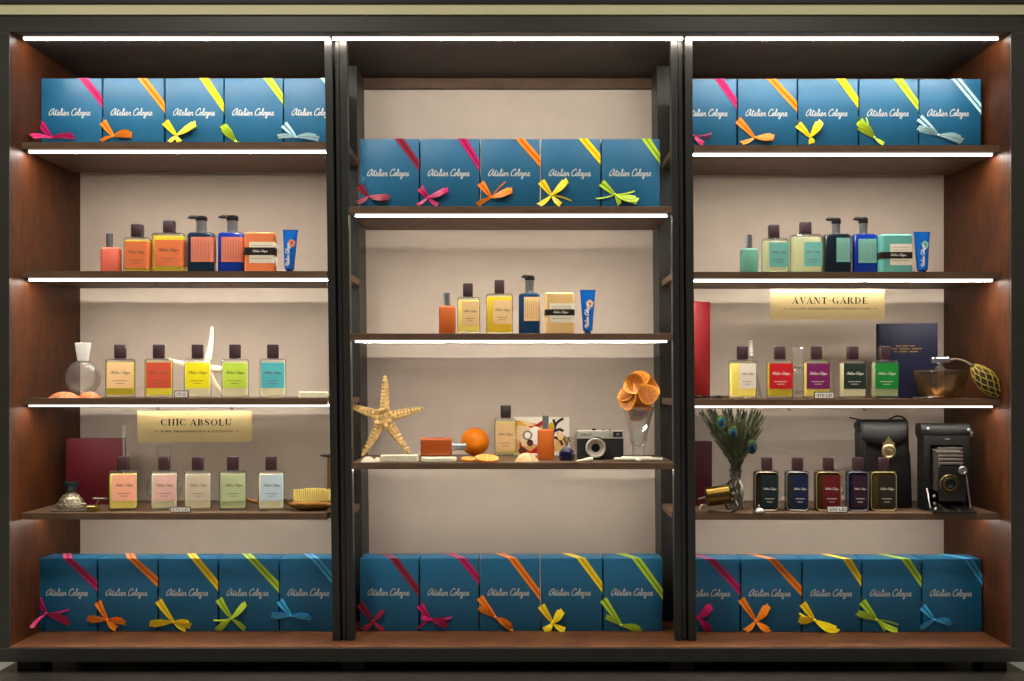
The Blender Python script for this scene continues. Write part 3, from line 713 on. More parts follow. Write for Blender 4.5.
price_tag('R5', 827, 847.7, 506.2, .972, '690 LEI', 'in front of the dark red labelled bottle')

# ------------------------------------------------------------------ hanging signs
def stem(bm, x0, x1, x2=None): box(bm, 0, 0, 0, 0, 0, 0)
def didone(bm, ch, ox, oz, h, y, mi=0):
    """one high-contrast capital; returns its advance (cap height = 1)"""
    def R(a, b, c, d): quad(bm, [(ox+p*h, y, oz+q*h) for p, q in ((a, b), (c, b), (c, d), (a, d))], mi)
    def Q(*pts): quad(bm, [(ox+p*h, y, oz+q*h) for p, q in pts], mi)
    def ARC(cx, cy, rx, ry, ix, iy, jx, a0, a1, n=14):
        for i in range(n):
            u, v = radians(a0+(a1-a0)*i/n), radians(a0+(a1-a0)*(i+1)/n)
            Q((cx+rx*cos(u), cy+ry*sin(u)), (cx+rx*cos(v), cy+ry*sin(v)), (cx+jx+ix*cos(v), cy+iy*sin(v)), (cx+jx+ix*cos(u), cy+iy*sin(u)))
    def ser(a, b, top=True, bot=True):
        if bot: R(a, 0, b, .075)
        if top: R(a, .925, b, 1)
    if ch == 'C' or ch == 'G':
        ARC(.44, .5, .44, .5, .28, .465, .04, 40, 320)
        R(.76, .66, .8, .98)
        if ch == 'C': R(.76, .04, .8, .3); return .92
        R(.64, .04, .84, .4); R(.56, .38, .92, .42); return 1.0
    if ch == 'O': ARC(.46, .5, .46, .5, .27, .465, 0, 0, 360, 24); return 1.0
    if ch == 'H': R(.08, 0, .28, 1); R(.66, 0, .86, 1); R(.28, .48, .66, .53); ser(0, .36); ser(.58, .94); return 1.02
    if ch == 'I': R(.08, 0, .28, 1); ser(0, .36); return .44
    if ch == 'L': R(.08, 0, .28, 1); ser(0, .36); R(.28, 0, .72, .08); R(.68, 0, .72, .3); return .8
    if ch == 'T': R(.3, 0, .5, 1); ser(.2, .6, False); R(.02, .92, .78, 1); R(.02, .7, .06, 1); R(.74, .7, .78, 1); return .86
    if ch == 'E': R(.08, 0, .28, 1); ser(0, .36); R(.28, 0, .74, .08); R(.7, 0, .74, .3); R(.28, .92, .7, 1); R(.66, .72, .7, 1); R(.28, .46, .52, .54); return .82
    if ch == 'D': R(.08, 0, .28, 1); ser(0, .36); ARC(.28, .5, .6, .5, .4, .46, 0, -90, 90); return .98
    if ch == 'B':
        R(.08, 0, .28, 1); ser(0, .36); ARC(.3, .755, .38, .245, .2, .205, 0, -90, 90); ARC(.3, .265, .46, .265, .26, .225, 0, -90, 90); return .86
    if ch == 'R':
        R(.08, 0, .28, 1); ser(0, .36); ARC(.3, .75, .42, .25, .22, .21, 0, -90, 90); Q((.36, .5), (.56, .5), (.86, 0), (.64, 0)); ser(.6, .92, False); return .96
    if ch == 'A':
        Q((.06, 0), (.12, 0), (.46, 1), (.42, 1)); Q((.38, 1), (.5, 1), (.88, 0), (.66, 0)); R(.2, .3, .64, .35); ser(0, .24, False); ser(.58, .96, False); return .96
    if ch == 'V':
        Q((.06, 1), (.28, 1), (.56, 0), (.44, 0)); Q((.48, 0), (.52, 0), (.86, 1), (.8, 1)); ser(0, .36, True, False); ser(.7, .94, True, False); return .9
    if ch == 'N':
        R(.1, 0, .15, 1); R(.78, 0, .83, 1); Q((.08, 1), (.32, 1), (.83, 0), (.7, 0)); ser(0, .25, True, True); ser(.68, .93, True, False); return 1.02
    if ch == 'U':
        R(.08, .3, .28, 1); R(.76, .3, .81, 1); ARC(.445, .32, .365, .32, .17, .275, 0, 180, 360); R(.66, .3, .81, .31); ser(0, .36, True, False); ser(.66, .91, True, False); return 1.0
    if ch == 'S':
        P = [(.7, .78), (.5, .96), (.22, .9), (.14, .7), (.36, .55), (.56, .42), (.64, .2), (.42, .04), (.08, .22)]
        pen(bm, [(a, b) for a, b in P], lambda u: .05+.17*max(0, sin(pi*u))**3, y, mi, 4, 0, h, ox, oz); R(.68, .7, .72, .98); R(.05, .02, .09, .3); return .82
    if ch == '-': R(.05, .42, .4, .5); return .5
    return .5
M_BRASS = mat('brushed_pale_brass', (214, 190, 136), .32, .95, var=.14, scale=5, stretch=(.3, .3, 90))
def sign(key, x0, x1, y0, y1, k, big, bx0, bx1, by, small, sx0, sx1, sy, hk, label):
    s = U/k; w = x1-x0; h = y1-y0; cx = (x0+x1)/2
    t = thing('hanging_sign', label, 'sign', (X(cx, k), Y(k), EZ+(382-y1)*s), 0, None, s)
    bm = bmesh.new()
    ring = rrect(w, h, 2.6, 6)
    loft(bm, [[(x, .6, z+h/2) for x, z in ring], [(x, -.3, z+h/2) for x, z in ring]])
    new('brass_plate', bm, M_BRASS, t)
    # capitals
    tot = sum(.5 if c == ' ' else 0 for c in big); dummy = bmesh.new(); wd = 0
    for c in big: wd += (.34 if c == ' ' else didone(dummy, c, 0, 0, 1, 0))+.1
    dummy.free(); hh = (bx1-bx0)/wd; cap = 6.6
    bm = bmesh.new(); x = bx0-cx
    for c in big:
        if c == ' ': x += .44*hh; continue
        g = bmesh.new(); a = didone(g, c, 0, 0, 1, -.45)
        for v in g.verts: v.co = Vector((x+v.co.x*hh, v.co.y, y1-by+v.co.z*cap))
        me = bpy.data.meshes.new('t'); g.to_mesh(me); g.free(); bm.from_mesh(me); bpy.data.meshes.remove(me)
        x += (a+.1)*hh
    type_text(bm, small, sx0-cx+6, y1-sy, sx1-sx0-12, -.45, 0, 2.3)
    for a, b in ((sx0-cx, sx0-cx+3.6), (sx1-cx-3.6, sx1-cx)):
        quad(bm, [(a, -.45, y1-sy+1), (b, -.45, y1-sy+1), (b, -.45, y1-sy+1.4), (a, -.45, y1-sy+1.4)])
    new('lettering', bm, M_LEI, t, flat=True)
sign('L4', 137.5, 252, 411, 441.7, KH, 'CHIC ABSOLU', 161, 233, 425.6, 'PURE, TRANSPARENTE & ELEGANTE', 155, 239, 432.6, 0, 'pale brass sign reading CHIC ABSOLU hanging over the fourth left shelf')
sign('R2', 770.3, 884.8, 289, 319.6, KH, 'AVANT-GARDE', 792, 868.5, 303.8, 'CULOARE, INDEPENDENTE & SURPRINZATOARE', 783.5, 876.5, 310, 0, 'pale brass sign reading AVANT-GARDE hanging over the third right shelf')

# ------------------------------------------------------------------ curios
def put(o, pxx, key, k, rz=0, lift=.0003): o.location = at(pxx, key, k, lift); o.rotation_euler.z = rz
def book(key, x0, x1, ytop, k, rgb, label, rz=0, th=12, pages=True, text=False, dark=None):
    s = U/k; w = x1-x0; yb = 382-LV[key]*k; h = yb-ytop
    t = thing('book', label, 'book', at((x0+x1)/2, key, k), rz, None, s)
    m = mat('book_cloth_%d_%d' % (rgb[0], rgb[2]), rgb, .55, var=.12, scale=90, bump=.2)
    bm = bmesh.new(); box(bm, -w/2, w/2, 0, 1, 0, h, bev=.3); box(bm, -w/2, w/2, th-1, th, 0, h, bev=.3)
    new('cover', bm, m, t)
    bm = bmesh.new(); n = 6; P = [(-w/2-1.6*sin(pi*i/n), th*i/n) for i in range(n+1)]
    for (xa, ya), (xb, yb2) in zip(P, P[1:]): bm.faces.new([bm.verts.new(p) for p in ((xa, ya, h), (xb, yb2, h), (xb, yb2, 0), (xa, ya, 0))])
    new('spine', bm, m, t)
    bm = bmesh.new(); box(bm, -w/2+.5, w/2-1.2, 1.0, th-1.0, 1, h-1.2); new('pages', bm, mat('page_block', (206, 190, 158), .8, var=.1, scale=10, stretch=(1, 90, 1)), t)
    if text:
        bm = bmesh.new()
        for i, (a, b) in enumerate(((.3, .62), (.22, .74), (.26, .7))):
            z = h*.69-i*2.8; xx = -w/2+w*a; n = 15; st = w*(b-a)/n
            for j in range(n):
                if (j+i) % 6 == 4: continue
                quad(bm, [(xx+j*st, -.1, z), (xx+j*st+st*.7, -.1, z), (xx+j*st+st*.7, -.1, z+1.2), (xx+j*st, -.1, z+1.2)])
        new('gilt_title', bm, mat('gilt', (196, 160, 92), .35, .7), t, flat=True)
    return t
book('L5', 66.5, 122, 438.5, .912, (88, 14, 24), 'dark red clothbound book standing at the back of the fourth left shelf', rz=.06, th=12)
book('R4', 880, 936, 323.5, .922, (14, 16, 44), 'navy blue hardback book behind the green labelled bottle', rz=-.22, th=16, text=True)
t = book('R4', 688, 712, 302.5, .925, (116, 5, 12), 'bright red book standing against the divider on the third right shelf', rz=0, th=10); t.location = at(702, 'R4', .935); t.rotation_euler.z = radians(38)
t = book('R5', 688, 712, 441.5, .92, (62, 5, 18), 'maroon book standing behind the peacock feathers', rz=0, th=10); t.location = at(701, 'R5', .92); t.rotation_euler.z = radians(14)

M_FROST = mat('frosted_glass', (222, 222, 216), .5, trans=.25)
def decanter(name, label, key, cx, cy, r, stop, k, frost=True, sphere=False):
    """round flat glass flask; cy = row of its centre, stop = (half width, row bottom, row top)"""
    s = U/k; yb = 382-LV[key]*k
    t = thing(name, label, 'decanter', at(cx, key, k), 0, None, s); zc = yb-cy
    bm = bmesh.new(); prof = []
    for i in range(25):
        a = -pi/2+pi*i/24*.93; z = zc+r*sin(a); q = r*cos(a)
        if z < .4: z = .4
        prof.append((max(.3, q), z))
    zt = yb-stop[1]
    prof += [(stop[0]*.62, zc+r*1.02), (stop[0]*.58, zt-2), (stop[0]*.95, zt-.6), (stop[0]*.95, zt)]
    lathe(bm, prof, 36, sy=.55); lathe(bm, [(max(.2, q*.86), zc+(z-zc)*.86) for q, z in prof[1:22]], 32, sy=.5)
    new('glass_bulb', bm, M_GLASS, t)
    bm = bmesh.new(); h = stop[1]-stop[2]
    rloft(bm, stop[0]*2, stop[0]*1.2, stop[0]*.35, [(zt+.1, stop[0]*.3), (zt+h*.55, stop[0]*.12), (zt+h-.8, 0), (zt+h, .5)])
    new('stopper', bm, M_FROST if frost else M_GLASS, t)
decanter('glass_decanter', 'round clear glass decanter with frosted stopper on a brown shell', 'L4', 83, 377.5, 17.5, (7.5, 361, 342.8), .945)
decanter('glass_decanter', 'round clear glass flask with square stopper behind the dusty pink bottle', 'L5', 164, 488, 17.5, (7, 471, 446.5), .94, False)
decanter('glass_decanter', 'clear cut glass flask with tall stopper between the crimson and purple bottles', 'R4', 798, 381, 14, (5.5, 366, 348), .945, False)
# conical flask behind the ivory bottle
k = .925; s = U/k; t = thing('glass_flask', 'slender clear glass flask with beaded stopper behind the ivory labelled bottle', 'flask', at(751, 'R4', k), 0, None, s)
bm = bmesh.new(); lathe(bm, [(11.5, .2), (11.8, .8), (11, 3), (4.5, 32), (2.3, 38), (2.2, 41), (3, 42)], 32); lathe(bm, [(10.8, 1.5), (4, 31), (1.8, 38)], 32); new('glass_body', bm, M_GLASS, t)
bm = bmesh.new()
for i in range(6): ball(bm, (0, 0, 43+i*2.6), 2.4-.12*i, 0, 14, 8)
new('stopper', bm, M_FROST, t)
# tall rod bottle behind the salmon label bottle
k = .94; s = U/k; t = thing('dropper_vial', 'slender glass vial with a tall thin rod behind the salmon pink bottle', 'vial', at(124, 'L5', k), 0, None, s)
bm = bmesh.new(); lathe(bm, [(6, 0.1), (6.2, .6), (6.2, 22), (2.2, 27), (2.2, 32), (2.8, 33)], 24); new('glass_body', bm, M_GLASS, t)
bm = bmesh.new(); lathe(bm, [(1.0, 4), (1.2, 30), (1.9, 34), (1.5, 60), (1.9, 78), (1.3, 83.5)], 16, cap=True); new('glass_rod', bm, M_GLASS, t)

# sea shells
M_SHELL = mat('brown_shell', (206, 132, 92), .45, var=.35, scale=120, stretch=(1, 1, 3), bump=.3)
M_BONE = mat('bleached_shell', (240, 228, 200), .6, var=.08, scale=200, bump=.5)
def scallop(label, key, cx, w, h, k, m, d=None, rz=0, y=0):
    s = U/k; t_ = bmesh.new(); d = d or w*.6; n = 40; rings = []
    for j in range(7):
        u = j/6; ring = []
        for i in range(n):
            a = 2*pi*i/n; rr = (1-u*.999)*(1+.05*cos(11*a)*(1-u))
            ring.append((w/2*rr*cos(a)*s, (d/2*rr*sin(a))*s, (h*(1-(1-u)**2.4)+.1)*s*(1+.06*cos(11*a)*(1-u))))
        rings.append(ring)
    loft(t_, rings); o = new('seashell', t_, m); o['label'] = label; o['category'] = 'seashell'; put(o, cx, key, k, rz); o.location.y += y; return o
scallop('flat brown seashell at the shelf end beside the frosted decanter', 'L4', 64.5, 30, 6, .962, M_SHELL)
scallop('ribbed orange brown seashell in front of the round decanter', 'L4', 89.5, 23, 6.2, .964, mat('orange_shell', (214, 122, 78), .45, var=.4, scale=160, bump=.5))
scallop('pale pink and yellow seashell beside the standing orange spray', 'M5', 526.5, 24, 8.5, .962, mat('pink_shell', (232, 184, 132), .45, var=.35, scale=90, stretch=(1, 3, 1), bump=.5))
scallop('small round white pebble shell under the big starfish', 'M5', 368, 15, 5.5, .97, M_BONE)
scallop('tiny white shell between the starfish arms', 'M5', 377.5, 9, 4.5, .968, M_BONE)
def slab(label, name, cat, key, x0, x1, h, d, k, m, rnd=None, bumps=0):
    s = U/k; w = x1-x0; bm = bmesh.new()
    rloft(bm, w*s, d*s, (rnd or 2)*s, [(0, .5*s), (.6*s, 0), ((h-.8)*s, 0), (h*s, .8*s)], n=8)
    o = new(name, bm, m); o['label'] = label; o['category'] = cat; put(o, (x0+x1)/2, key, k); return o
M_CORAL = mat('cream_coral', (240, 230, 200), .7, var=.2, scale=260, bump=1.)
slab('short cream coral stick lying at the end of the third left shelf', 'coral_piece', 'coral', 'L4', 299, 328, 6.2, 7, .955, M_CORAL)
slab('cream coral slab lying in front of the big starfish', 'coral_piece', 'coral', 'M5', 380.5, 418.5, 7, 9, .966, M_CORAL)
slab('round white porous disc under the lying orange spray', 'pumice_disc', 'pumice', 'M5', 421, 456.5, 4.6, 22, .962, M_CORAL, 10)

# lying travel spray on the disc
k = .957; t = travel_spray('M5', 0, 18.2, 382-LV['M5']*k-31, (5.6, 12.6, 382-LV['M5']*k-45), k, (158, 70, 14), 'burnt orange travel spray lying on a white disc beside the orange')
t.rotation_euler = (0, radians(90), 0); t.location = (X(421, .957), Y(.957), Zu(LV['M5'])+5.2*U/.962+.0004+18.2/2*U/k)
travel_spray('M5', 537.5, 554.3, 429, (542.3, 548.6, 415.8), .942, (170, 82, 16), 'burnt orange travel spray standing in front of the postcard')

# orange and slices
def orange_mat():
    return mat('orange_peel', (236, 128, 6), .42, var=.06, scale=60, bump=.6)
bm = bmesh.new(); ball(bm, (0, 0, 13.9), 14, 0, 36, 24); s = U/.892
for v in bm.verts:
    v.co *= s
o = new('orange', bm, orange_mat()); o['label'] = 'whole ripe orange fruit beside the lying travel spray'; o['category'] = 'orange'; put(o, 475, 'M5', .892)
bm = bmesh.new(); lathe(bm, [(1.3*s, 27.6*s), (.6*s, 28.2*s), (.1*s, 28.0*s)], 8); new('stem_scar', bm, mat('stem_green', (120, 116, 40), .7), o)
M_RIND = mat('citrus_rind', (222, 124, 10), .45, var=.1, scale=200); M_PITH = mat('citrus_pith', (250, 226, 160), .6); M_FLESH = mat('citrus_flesh', (232, 140, 14), .35, var=.15, scale=300)
D_RIND = mat('dried_rind', (184, 112, 14), .6, var=.2, scale=160, bump=.4); D_PITH = mat('dried_pith', (184, 124, 26), .6); D_FLESH = mat('dried_flesh', (152, 76, 4), .55, var=.3, scale=260, bump=.4, trans=.15)
def citrus(r, th, cup, mats, warp=0, seed=0):
    """a slice lying in XY: rind, pith rings and ten segments"""
    bm = bmesh.new(); n = 60; rad = [0.02, .12, .5, .84, .9, 1.0]; rnd = random.Random(seed); ph = rnd.random()*6
    def z(q, a): return cup*(q/r)**2+warp*sin(2*a+ph)*(q/r)**2
    T, B = [], []
    for q in rad:
        T.append([bm.verts.new((r*q*cos(2*pi*i/n), r*q*sin(2*pi*i/n), th+z(r*q, 2*pi*i/n)-(.12*th if .12 < q < .84 else 0))) for i in range(n)])
        B.append([bm.verts.new((r*q*cos(2*pi*i/n), r*q*sin(2*pi*i/n), z(r*q, 2*pi*i/n))) for i in range(n)])
    for L, fl in ((T, False), (B, True)):
        for j in range(5):
            for i in range(n):
                v = (L[j][i], L[j+1][i], L[j+1][(i+1) % n], L[j][(i+1) % n])
                f = bm.faces.new(v if not fl else v[::-1]); f.material_index = 0 if j == 4 else (1 if (j == 3 or j == 0 or i % 6 == 0) else 2)
        bm.faces.new(L[0] if not fl else L[0][::-1]).material_index = 1
    for i in range(n): bm.faces.new((B[5][i], B[5][(i+1) % n], T[5][(i+1) % n], T[5][i])).material_index = 0
    return bm
def scaled(bm, s):
    for v in bm.verts: v.co *= s
    return bm
for cx, r, k, lb, tilt in ((468.5, 7.2, .962, 'smaller fresh orange slice lying under the whole orange', -.2), (487, 12, .966, 'larger fresh orange slice lying in front of the whole orange', -.22)):
    o = new('orange_slice', scaled(citrus(r, 1.8, 0, 0), U/k), [M_RIND, M_PITH, M_FLESH], sharp=50); o['label'] = lb; o['category'] = 'orange slice'
    put(o, cx, 'M5', k); o.rotation_euler = (-tilt, 0, .3); o.location.z += r*U/k*sin(abs(tilt))
# starfish
def starfish(label, s, arms, thick, m, loc, rot, bumps=True, vox=.0013, centre=.26, aw=.085, tip_r=.036):
    """arms: [(x, z)] tips in the XZ plane; knobbly back faces -Y"""
    bm = bmesh.new(); R = max(Vector(a).length for a in arms)
    ball(bm, (0, 0, 0), R*centre*.72*s, 0, 20, 12, (1, thick*.95, 1))
    for i, (ax, az) in enumerate(arms):
        tip = Vector((ax, 0, az)); side = Vector((-az, 0, ax)).normalized(); P, W = [], []
        for j in range(9):
            u = j/8; p = tip*u + side*(.03*R*sin(pi*u)*(1 if i % 2 else -1)); P.append(p*s); W.append(R*s*(aw*(1-u)**1.1+tip_r))
        tube(bm, P, W, 12, 0, 1)
        if bumps:
            for j in range(1, 10):
                u = .1+j*.085; p = tip*u
                for sg in (-1, 0, 1):
                    q = (p+side*sg*R*.085*(1-u*.6))*s
                    ww = R*s*(aw*(1-u)+tip_r)
                    ball(bm, (q.x, -ww*thick*(.95 if sg == 0 else .75), q.z), R*s*(.046 if sg == 0 else .038)*(1.25-.5*u), 0, 8, 6)
    if bumps:
        for i in range(10):
            a = 2*pi*i/10; q = R*s*(.15 if i % 2 else .2)
            ball(bm, (q*cos(a), -R*centre*.62*s, q*sin(a)), R*s*.06, 0, 10, 8)
    for v in bm.verts:
        if True: v.co.y = v.co.y*(thick if abs(v.co.y) > 0 else 1)
    o = new('starfish', bm, m); o['label'] = label; o['category'] = 'starfish'
    md = o.modifiers.new('fuse', 'REMESH'); md.mode = 'VOXEL'; md.voxel_size = vox; md.use_smooth_shade = True
    o.location = loc; o.rotation_euler = rot; return o
M_STAR = mat('sandy_starfish', (196, 162, 104), .8, var=.4, scale=150, bump=.6)
k = .915; s = U/k; zb = EZ
o = starfish('large knobbly sand coloured starfish leaning on the third middle shelf', s, [(0, 42), (-37, 13), (39, 9.5), (-21.5, -38.2), (26, -36.8)], .62, M_STAR, (X(384.5, k), Y(k), EZ+(382-417.5)*s), (radians(-6), 0, 0))
k = .935; s = U/k
o = starfish('smooth white starfish leaning behind the yellow and lime bottles', s, [(5, 41), (-38, 8), (41, -2), (-19, -27.6), (18, -27)], .55, M_BONE, (X(206, k), Y(k), EZ+(382-367.5)*s), (radians(-6), 0, 0), False, .0014, .12, .055, .04)
k = .955; s = U/k
o = starfish('thin white starfish lying under the glass of dried oranges', s, [(0, -19), (-24, -4), (24, -7), (-14, 16), (15, 16)], .8, mat('white_starfish', (246, 240, 220), .6, var=.06, scale=120, bump=.3), (X(638, .96), Y(.957), Zu(LV['M5'])+2.4*s), (radians(-90), 0, 0), False, .001, .16, .05, .075)
# horn shell
k = .968; s = U/k; bm = bmesh.new(); P = [(-8.5, 0, .8), (-4, 0, 1.3), (1, 0, 2), (6, 0, 2.6), (8.5, 0, 2.8)]
tube(bm, [Vector(p)*s for p in P], [.4*s, 1.1*s, 1.9*s, 2.5*s, 2.3*s], 14)
o = new('horn_shell', bm, M_BONE); o['label'] = 'pointed cream horn shell in front of the silver camera'; o['category'] = 'seashell'; put(o, 584.5, 'M5', k)

# postcard
k = .888; s = U/k; yb = 382-LV['M5']*k; h = yb-417; w = 56
t = thing('postcard', 'white postcard with a colourful animal picture behind the orange spray', 'postcard', at(541.5, 'M5', k), 0, None, s, rx=radians(-5))
bm = bmesh.new(); box(bm, -w/2, w/2, 0, .5, 0, h); new('card', bm, mat('postcard_white', (238, 232, 216), .5), t)
MP = [mat('print_'+n, c, .5) for n, c in (('cream', (236, 206, 160)), ('yellow', (226, 176, 40)), ('red', (200, 28, 20)), ('brown', (92, 40, 26)), ('grey', (150, 134, 120)), ('black', (44, 32, 36)), ('tan', (214, 170, 100)), ('white', (248, 240, 224)))]
bm = bmesh.new(); L = 0
def poly(pts, mi):
    global L
    L += 1; quad(bm, [(x-w/2, -.05-L*.02, z) for x, z in pts], mi)
def disc(cx, cz, rx, rz_, mi, n=16): poly([(cx+rx*cos(2*pi*i/n), cz+rz_*sin(2*pi*i/n)) for i in range(n)], mi)
poly([(1, 3), (30, 3), (30, h-8), (1, h-3)], 6); disc(12, 22, 10, 13, 0); poly([(4, 30), (6, h-3), (14, h-9)], 1); poly([(14, h-9), (22, h-14), (34, h-3), (33, h-1), (20, h-9)], 2)
disc(22, 20, 7, 9, 7); disc(14, 20, 5, 5, 4); disc(14, 20, 3, 3.2, 7); disc(16.5, 12.5, 3.2, 3.4, 5); disc(16, 12, 2.2, 2, 3)
poly([(6, 16), (9, 8), (17, 4), (27, 12), (27, 2), (6, 2)], 2); disc(9, 4.5, 4, 4, 3); poly([(40, 4), (54, 4), (54, 18), (44, 24)], 6)
for a in ([(36, 10), (40, 22), (43, 32), (50, 37)], [(41, 24), (46, 26), (50, 24)], [(40, 18), (46, 16), (49, 10)], [(42, 30), (40, 36)]):
    L += 1; pen(bm, [(x-w/2, z) for x, z in a], 2.6, -.05-L*.02, 5)
disc(38, 28, 3, 5, 1); disc(47, 19, 3, 4, 0)
new('printed_picture', bm, MP, t, flat=True)

# dark blue cut-glass bottle with sprig
k = .95; s = U/k; t = thing('inkwell', 'tiny dark blue faceted bottle with a dry sprig beside the orange spray', 'bottle', at(566.5, 'M5', k), 0, None, s)
bm = bmesh.new(); rloft(bm, 15, 11, 2.5, [(0, 1.4), (2, 0), (8.5, 0), (12, 3), (14.6, 5.2)], n=1); new('faceted_body', bm, mat('midnight_glass', (14, 14, 52), .12, coat=.8), t, flat=True)
bm = bmesh.new(); rr = random.Random(3)
for i in range(9):
    a = rr.uniform(-1, 1); tube(bm, [(0, 0, 14), (a*2, rr.uniform(-1, 1), 17), (a*5.5, 0, 19+rr.random()*4)], .32, 5); ball(bm, (a*5.5, 0, 19+rr.random()*4), .8, 0, 6, 4)
new('sprig', bm, mat('dry_sprig', (84, 78, 52), .8), t)

# ------------------------------------------------------------------ compact film camera
k = .93; s = U/k; yb = 382-LV['M5']*k; t = thing('film_camera', 'black and silver vintage compact film camera on the third middle shelf', 'camera', at(600, 'M5', k), 0, None, s)
w, h = 46, yb-430.5; M_VULC = mat('black_leatherette', (34, 36, 34), .55, var=.2, scale=400, bump=.6); M_SIL = mat('satin_silver', (196, 190, 176), .38, .55)
bm = bmesh.new(); rloft(bm, w, 15, 3, [(0, .5), (.6, 0), (h-7.8, 0)]); new('camera_body', bm, M_VULC, t)
bm = bmesh.new(); rloft(bm, w, 14.4, 2.6, [(h-7.9, 0), (h-.5, 0), (h, .5)]); new('top_plate', bm, M_SIL, t)
bm = bmesh.new(); box(bm, 12.5, 21.5, -7.9, -7.1, h-6.3, h-1); new('viewfinder', bm, M_BLACK, t)
bm = bmesh.new(); box(bm, 15.5, 19, -8.1, -7.8, h-4.6, h-2.4); new('finder_window', bm, mat('window_glass', (120, 126, 130), .1), t)
bm = bmesh.new(); box(bm, -22, 22, -7.9, -7.2, h-8.6, h-7.8); new('trim_line', bm, M_BLACK, t)
lx, lz = -4.2, yb-447.2
bm = bmesh.new(); lathe(bm, [(10.4, 7.2), (10.6, 8), (10.6, 11), (9.8, 12)], 40, cx=lx, cz=lz, axis='Y', cap=True); new('lens_barrel', bm, M_BLACK, t)
bm = bmesh.new(); lathe(bm, [(9.9, 11.6), (9.9, 14.6), (9.2, 15.4), (8.2, 15.2), (7.6, 13.4), (4.2, 12.4)], 40, cx=lx-1, cz=lz, axis='Y'); new('lens_ring', bm, M_SIL, t)
bm = bmesh.new(); lathe(bm, [(4.4, 12.3), (3.9, 12.9), (3.2, 12.2), (.2, 12.0)], 32, cx=lx-1, cz=lz, axis='Y', cap=True); new('lens', bm, mat('lens_glass', (10, 10, 14), .06, coat=1), t)
bm = bmesh.new(); lathe(bm, [(2, h), (2, h+1.8), (1.6, h+2.1)], 16, cx=-6, cap=True); new('shutter_button', bm, M_BLACK, t)
for x in (3, 10):
    bm = bmesh.new(); lathe(bm, [(1.4, h-.2), (1.4, h+.9)], 16, cx=x, cap=True); new('knob', bm, M_BLACK, t)
bm = bmesh.new(); type_text(bm, 'CMEHA 8M', -19.5, h-4.8, 11, -7.35, 0, 1.9); type_text(bm, '35', 8.5, h-4.6, 2, -7.35, 0, 1.6); new('lettering', bm, M_LEI, t, flat=True)

# ------------------------------------------------------------------ glass with dried orange slices
k = .957; s = U/k; gz = Zu(LV['M5'])+5.0*s
t = thing('glass_tumbler', 'tall flared clear drinking glass holding dried orange slices', 'glass', (X(638.5, k), Y(k), gz), 0, None, s)
bm = bmesh.new(); lathe(bm, [(.3, .1), (6.8, .1), (7.2, 1), (6.0, 5), (6.6, 11), (9.2, 17), (8.6, 20), (9.4, 24), (12.5, 36), (16, 49), (15.5, 49.1), (11.9, 36), (8.6, 25), (7.4, 20), (7.8, 17), (5, 11), (.3, 9)], 12); new('glass_wall', bm, M_GLASS, t, sharp=25)
for i, (px_, py_, r, yaw, pitch, dy) in enumerate([(634, 385, 11.5, -14, 78, -2), (639, 382.5, 12.5, 10, 72, 5), (628, 394, 10.5, -50, 70, 1), (630, 402, 11, -38, 66, -5), (645, 395, 12, 14, 70, -8),
                                    (650, 388, 10.5, 42, 76, 2), (641, 408, 12, 24, 40, -2), (638, 418, 11, -20, 24, 0), (636, 399, 10.5, 0, 80, 7), (637, 412, 11, 8, 78, 3)]):
    o = new('dried_orange_slice', scaled(citrus(r*.9, 1.3, 3.4, [D_RIND], 2.2, i), s), [D_RIND, D_PITH, D_FLESH], sharp=60)
    o['label'] = 'dried orange slice with curled rind standing in the flared glass'; o['category'] = 'orange slice'; o['group'] = 'dried orange slices in the glass'
    o.location = (X(px_, k), Y(k)+dy*s, EZ+(382-py_)*s); o.rotation_euler = (radians(pitch), 0, radians(yaw))

# ------------------------------------------------------------------ fourth left shelf
k = .957; s = U/k
t = thing('scent_bottle', 'squat tarnished silver scent bottle with dark stopper on a small tray', 'bottle', (X(71, k), Y(k), Zu(LV['L5'])+.0003), 0, None, s)
bm = bmesh.new(); rloft(bm, 35, 24, 3, [(0, 1), (.8, 0), (1.8, 0)], cx=1); new('tray', bm, mat('tarnished_silver', (176, 170, 156), .35, .8, var=.2, scale=80), t)
bm = bmesh.new(); prof = [(12.5, 2), (14, 4), (13, 8), (10.5, 12), (8, 15), (4.5, 17.5), (4, 19)]
lathe(bm, prof, 14, sy=.75)
for i in range(14):
    a = 2*pi*i/14
    for rr_, z, q in ((13.4, 6, 1.5), (10.6, 11, 1.3), (7.6, 15, 1.0)): ball(bm, (rr_*cos(a+z), rr_*sin(a+z)*.75, z), q, 0, 8, 6)
new('chased_body', bm, mat('old_silver', (150, 140, 122), .3, .85, var=.4, scale=140, bump=.6), t)
bm = bmesh.new(); lathe(bm, [(3.8, 19), (6, 20), (6.8, 24), (6.6, 28), (5.8, 29)], 8, cap=True); new('stopper', bm, mat('bottle_green_glass', (16, 34, 34), .12, coat=.6), t, flat=True)
k = .965; s = U/k
t = thing('safety_razor', 'old brass safety razor standing beside the silver scent bottle', 'razor', (X(97, k), Y(k), Zu(LV['L5'])+.0003), 0, None, s)
M_OB = mat('old_brass', (150, 122, 66), .32, .9, var=.25, scale=120)
bm = bmesh.new(); rloft(bm, 12, 9, 1.2, [(0, .4), (.5, 0), (5.2, .8), (6, 1.6)], cx=-3.5); new('razor_head', bm, M_OB, t)
bm = bmesh.new(); tube(bm, [(-1.5, 0, 5), (0, 0, 9), (1.5, 0, 12)], [1.2, 1.0, 1.2], 10); new('handle', bm, M_OB, t)
bm = bmesh.new(); rloft(bm, 13, 7, 1, [(11.6, .6), (12.4, 0), (13.4, 0), (13.9, .5)], cx=3); new('guard_plate', bm, mat('dark_steel', (92, 86, 74), .3, .9), t)
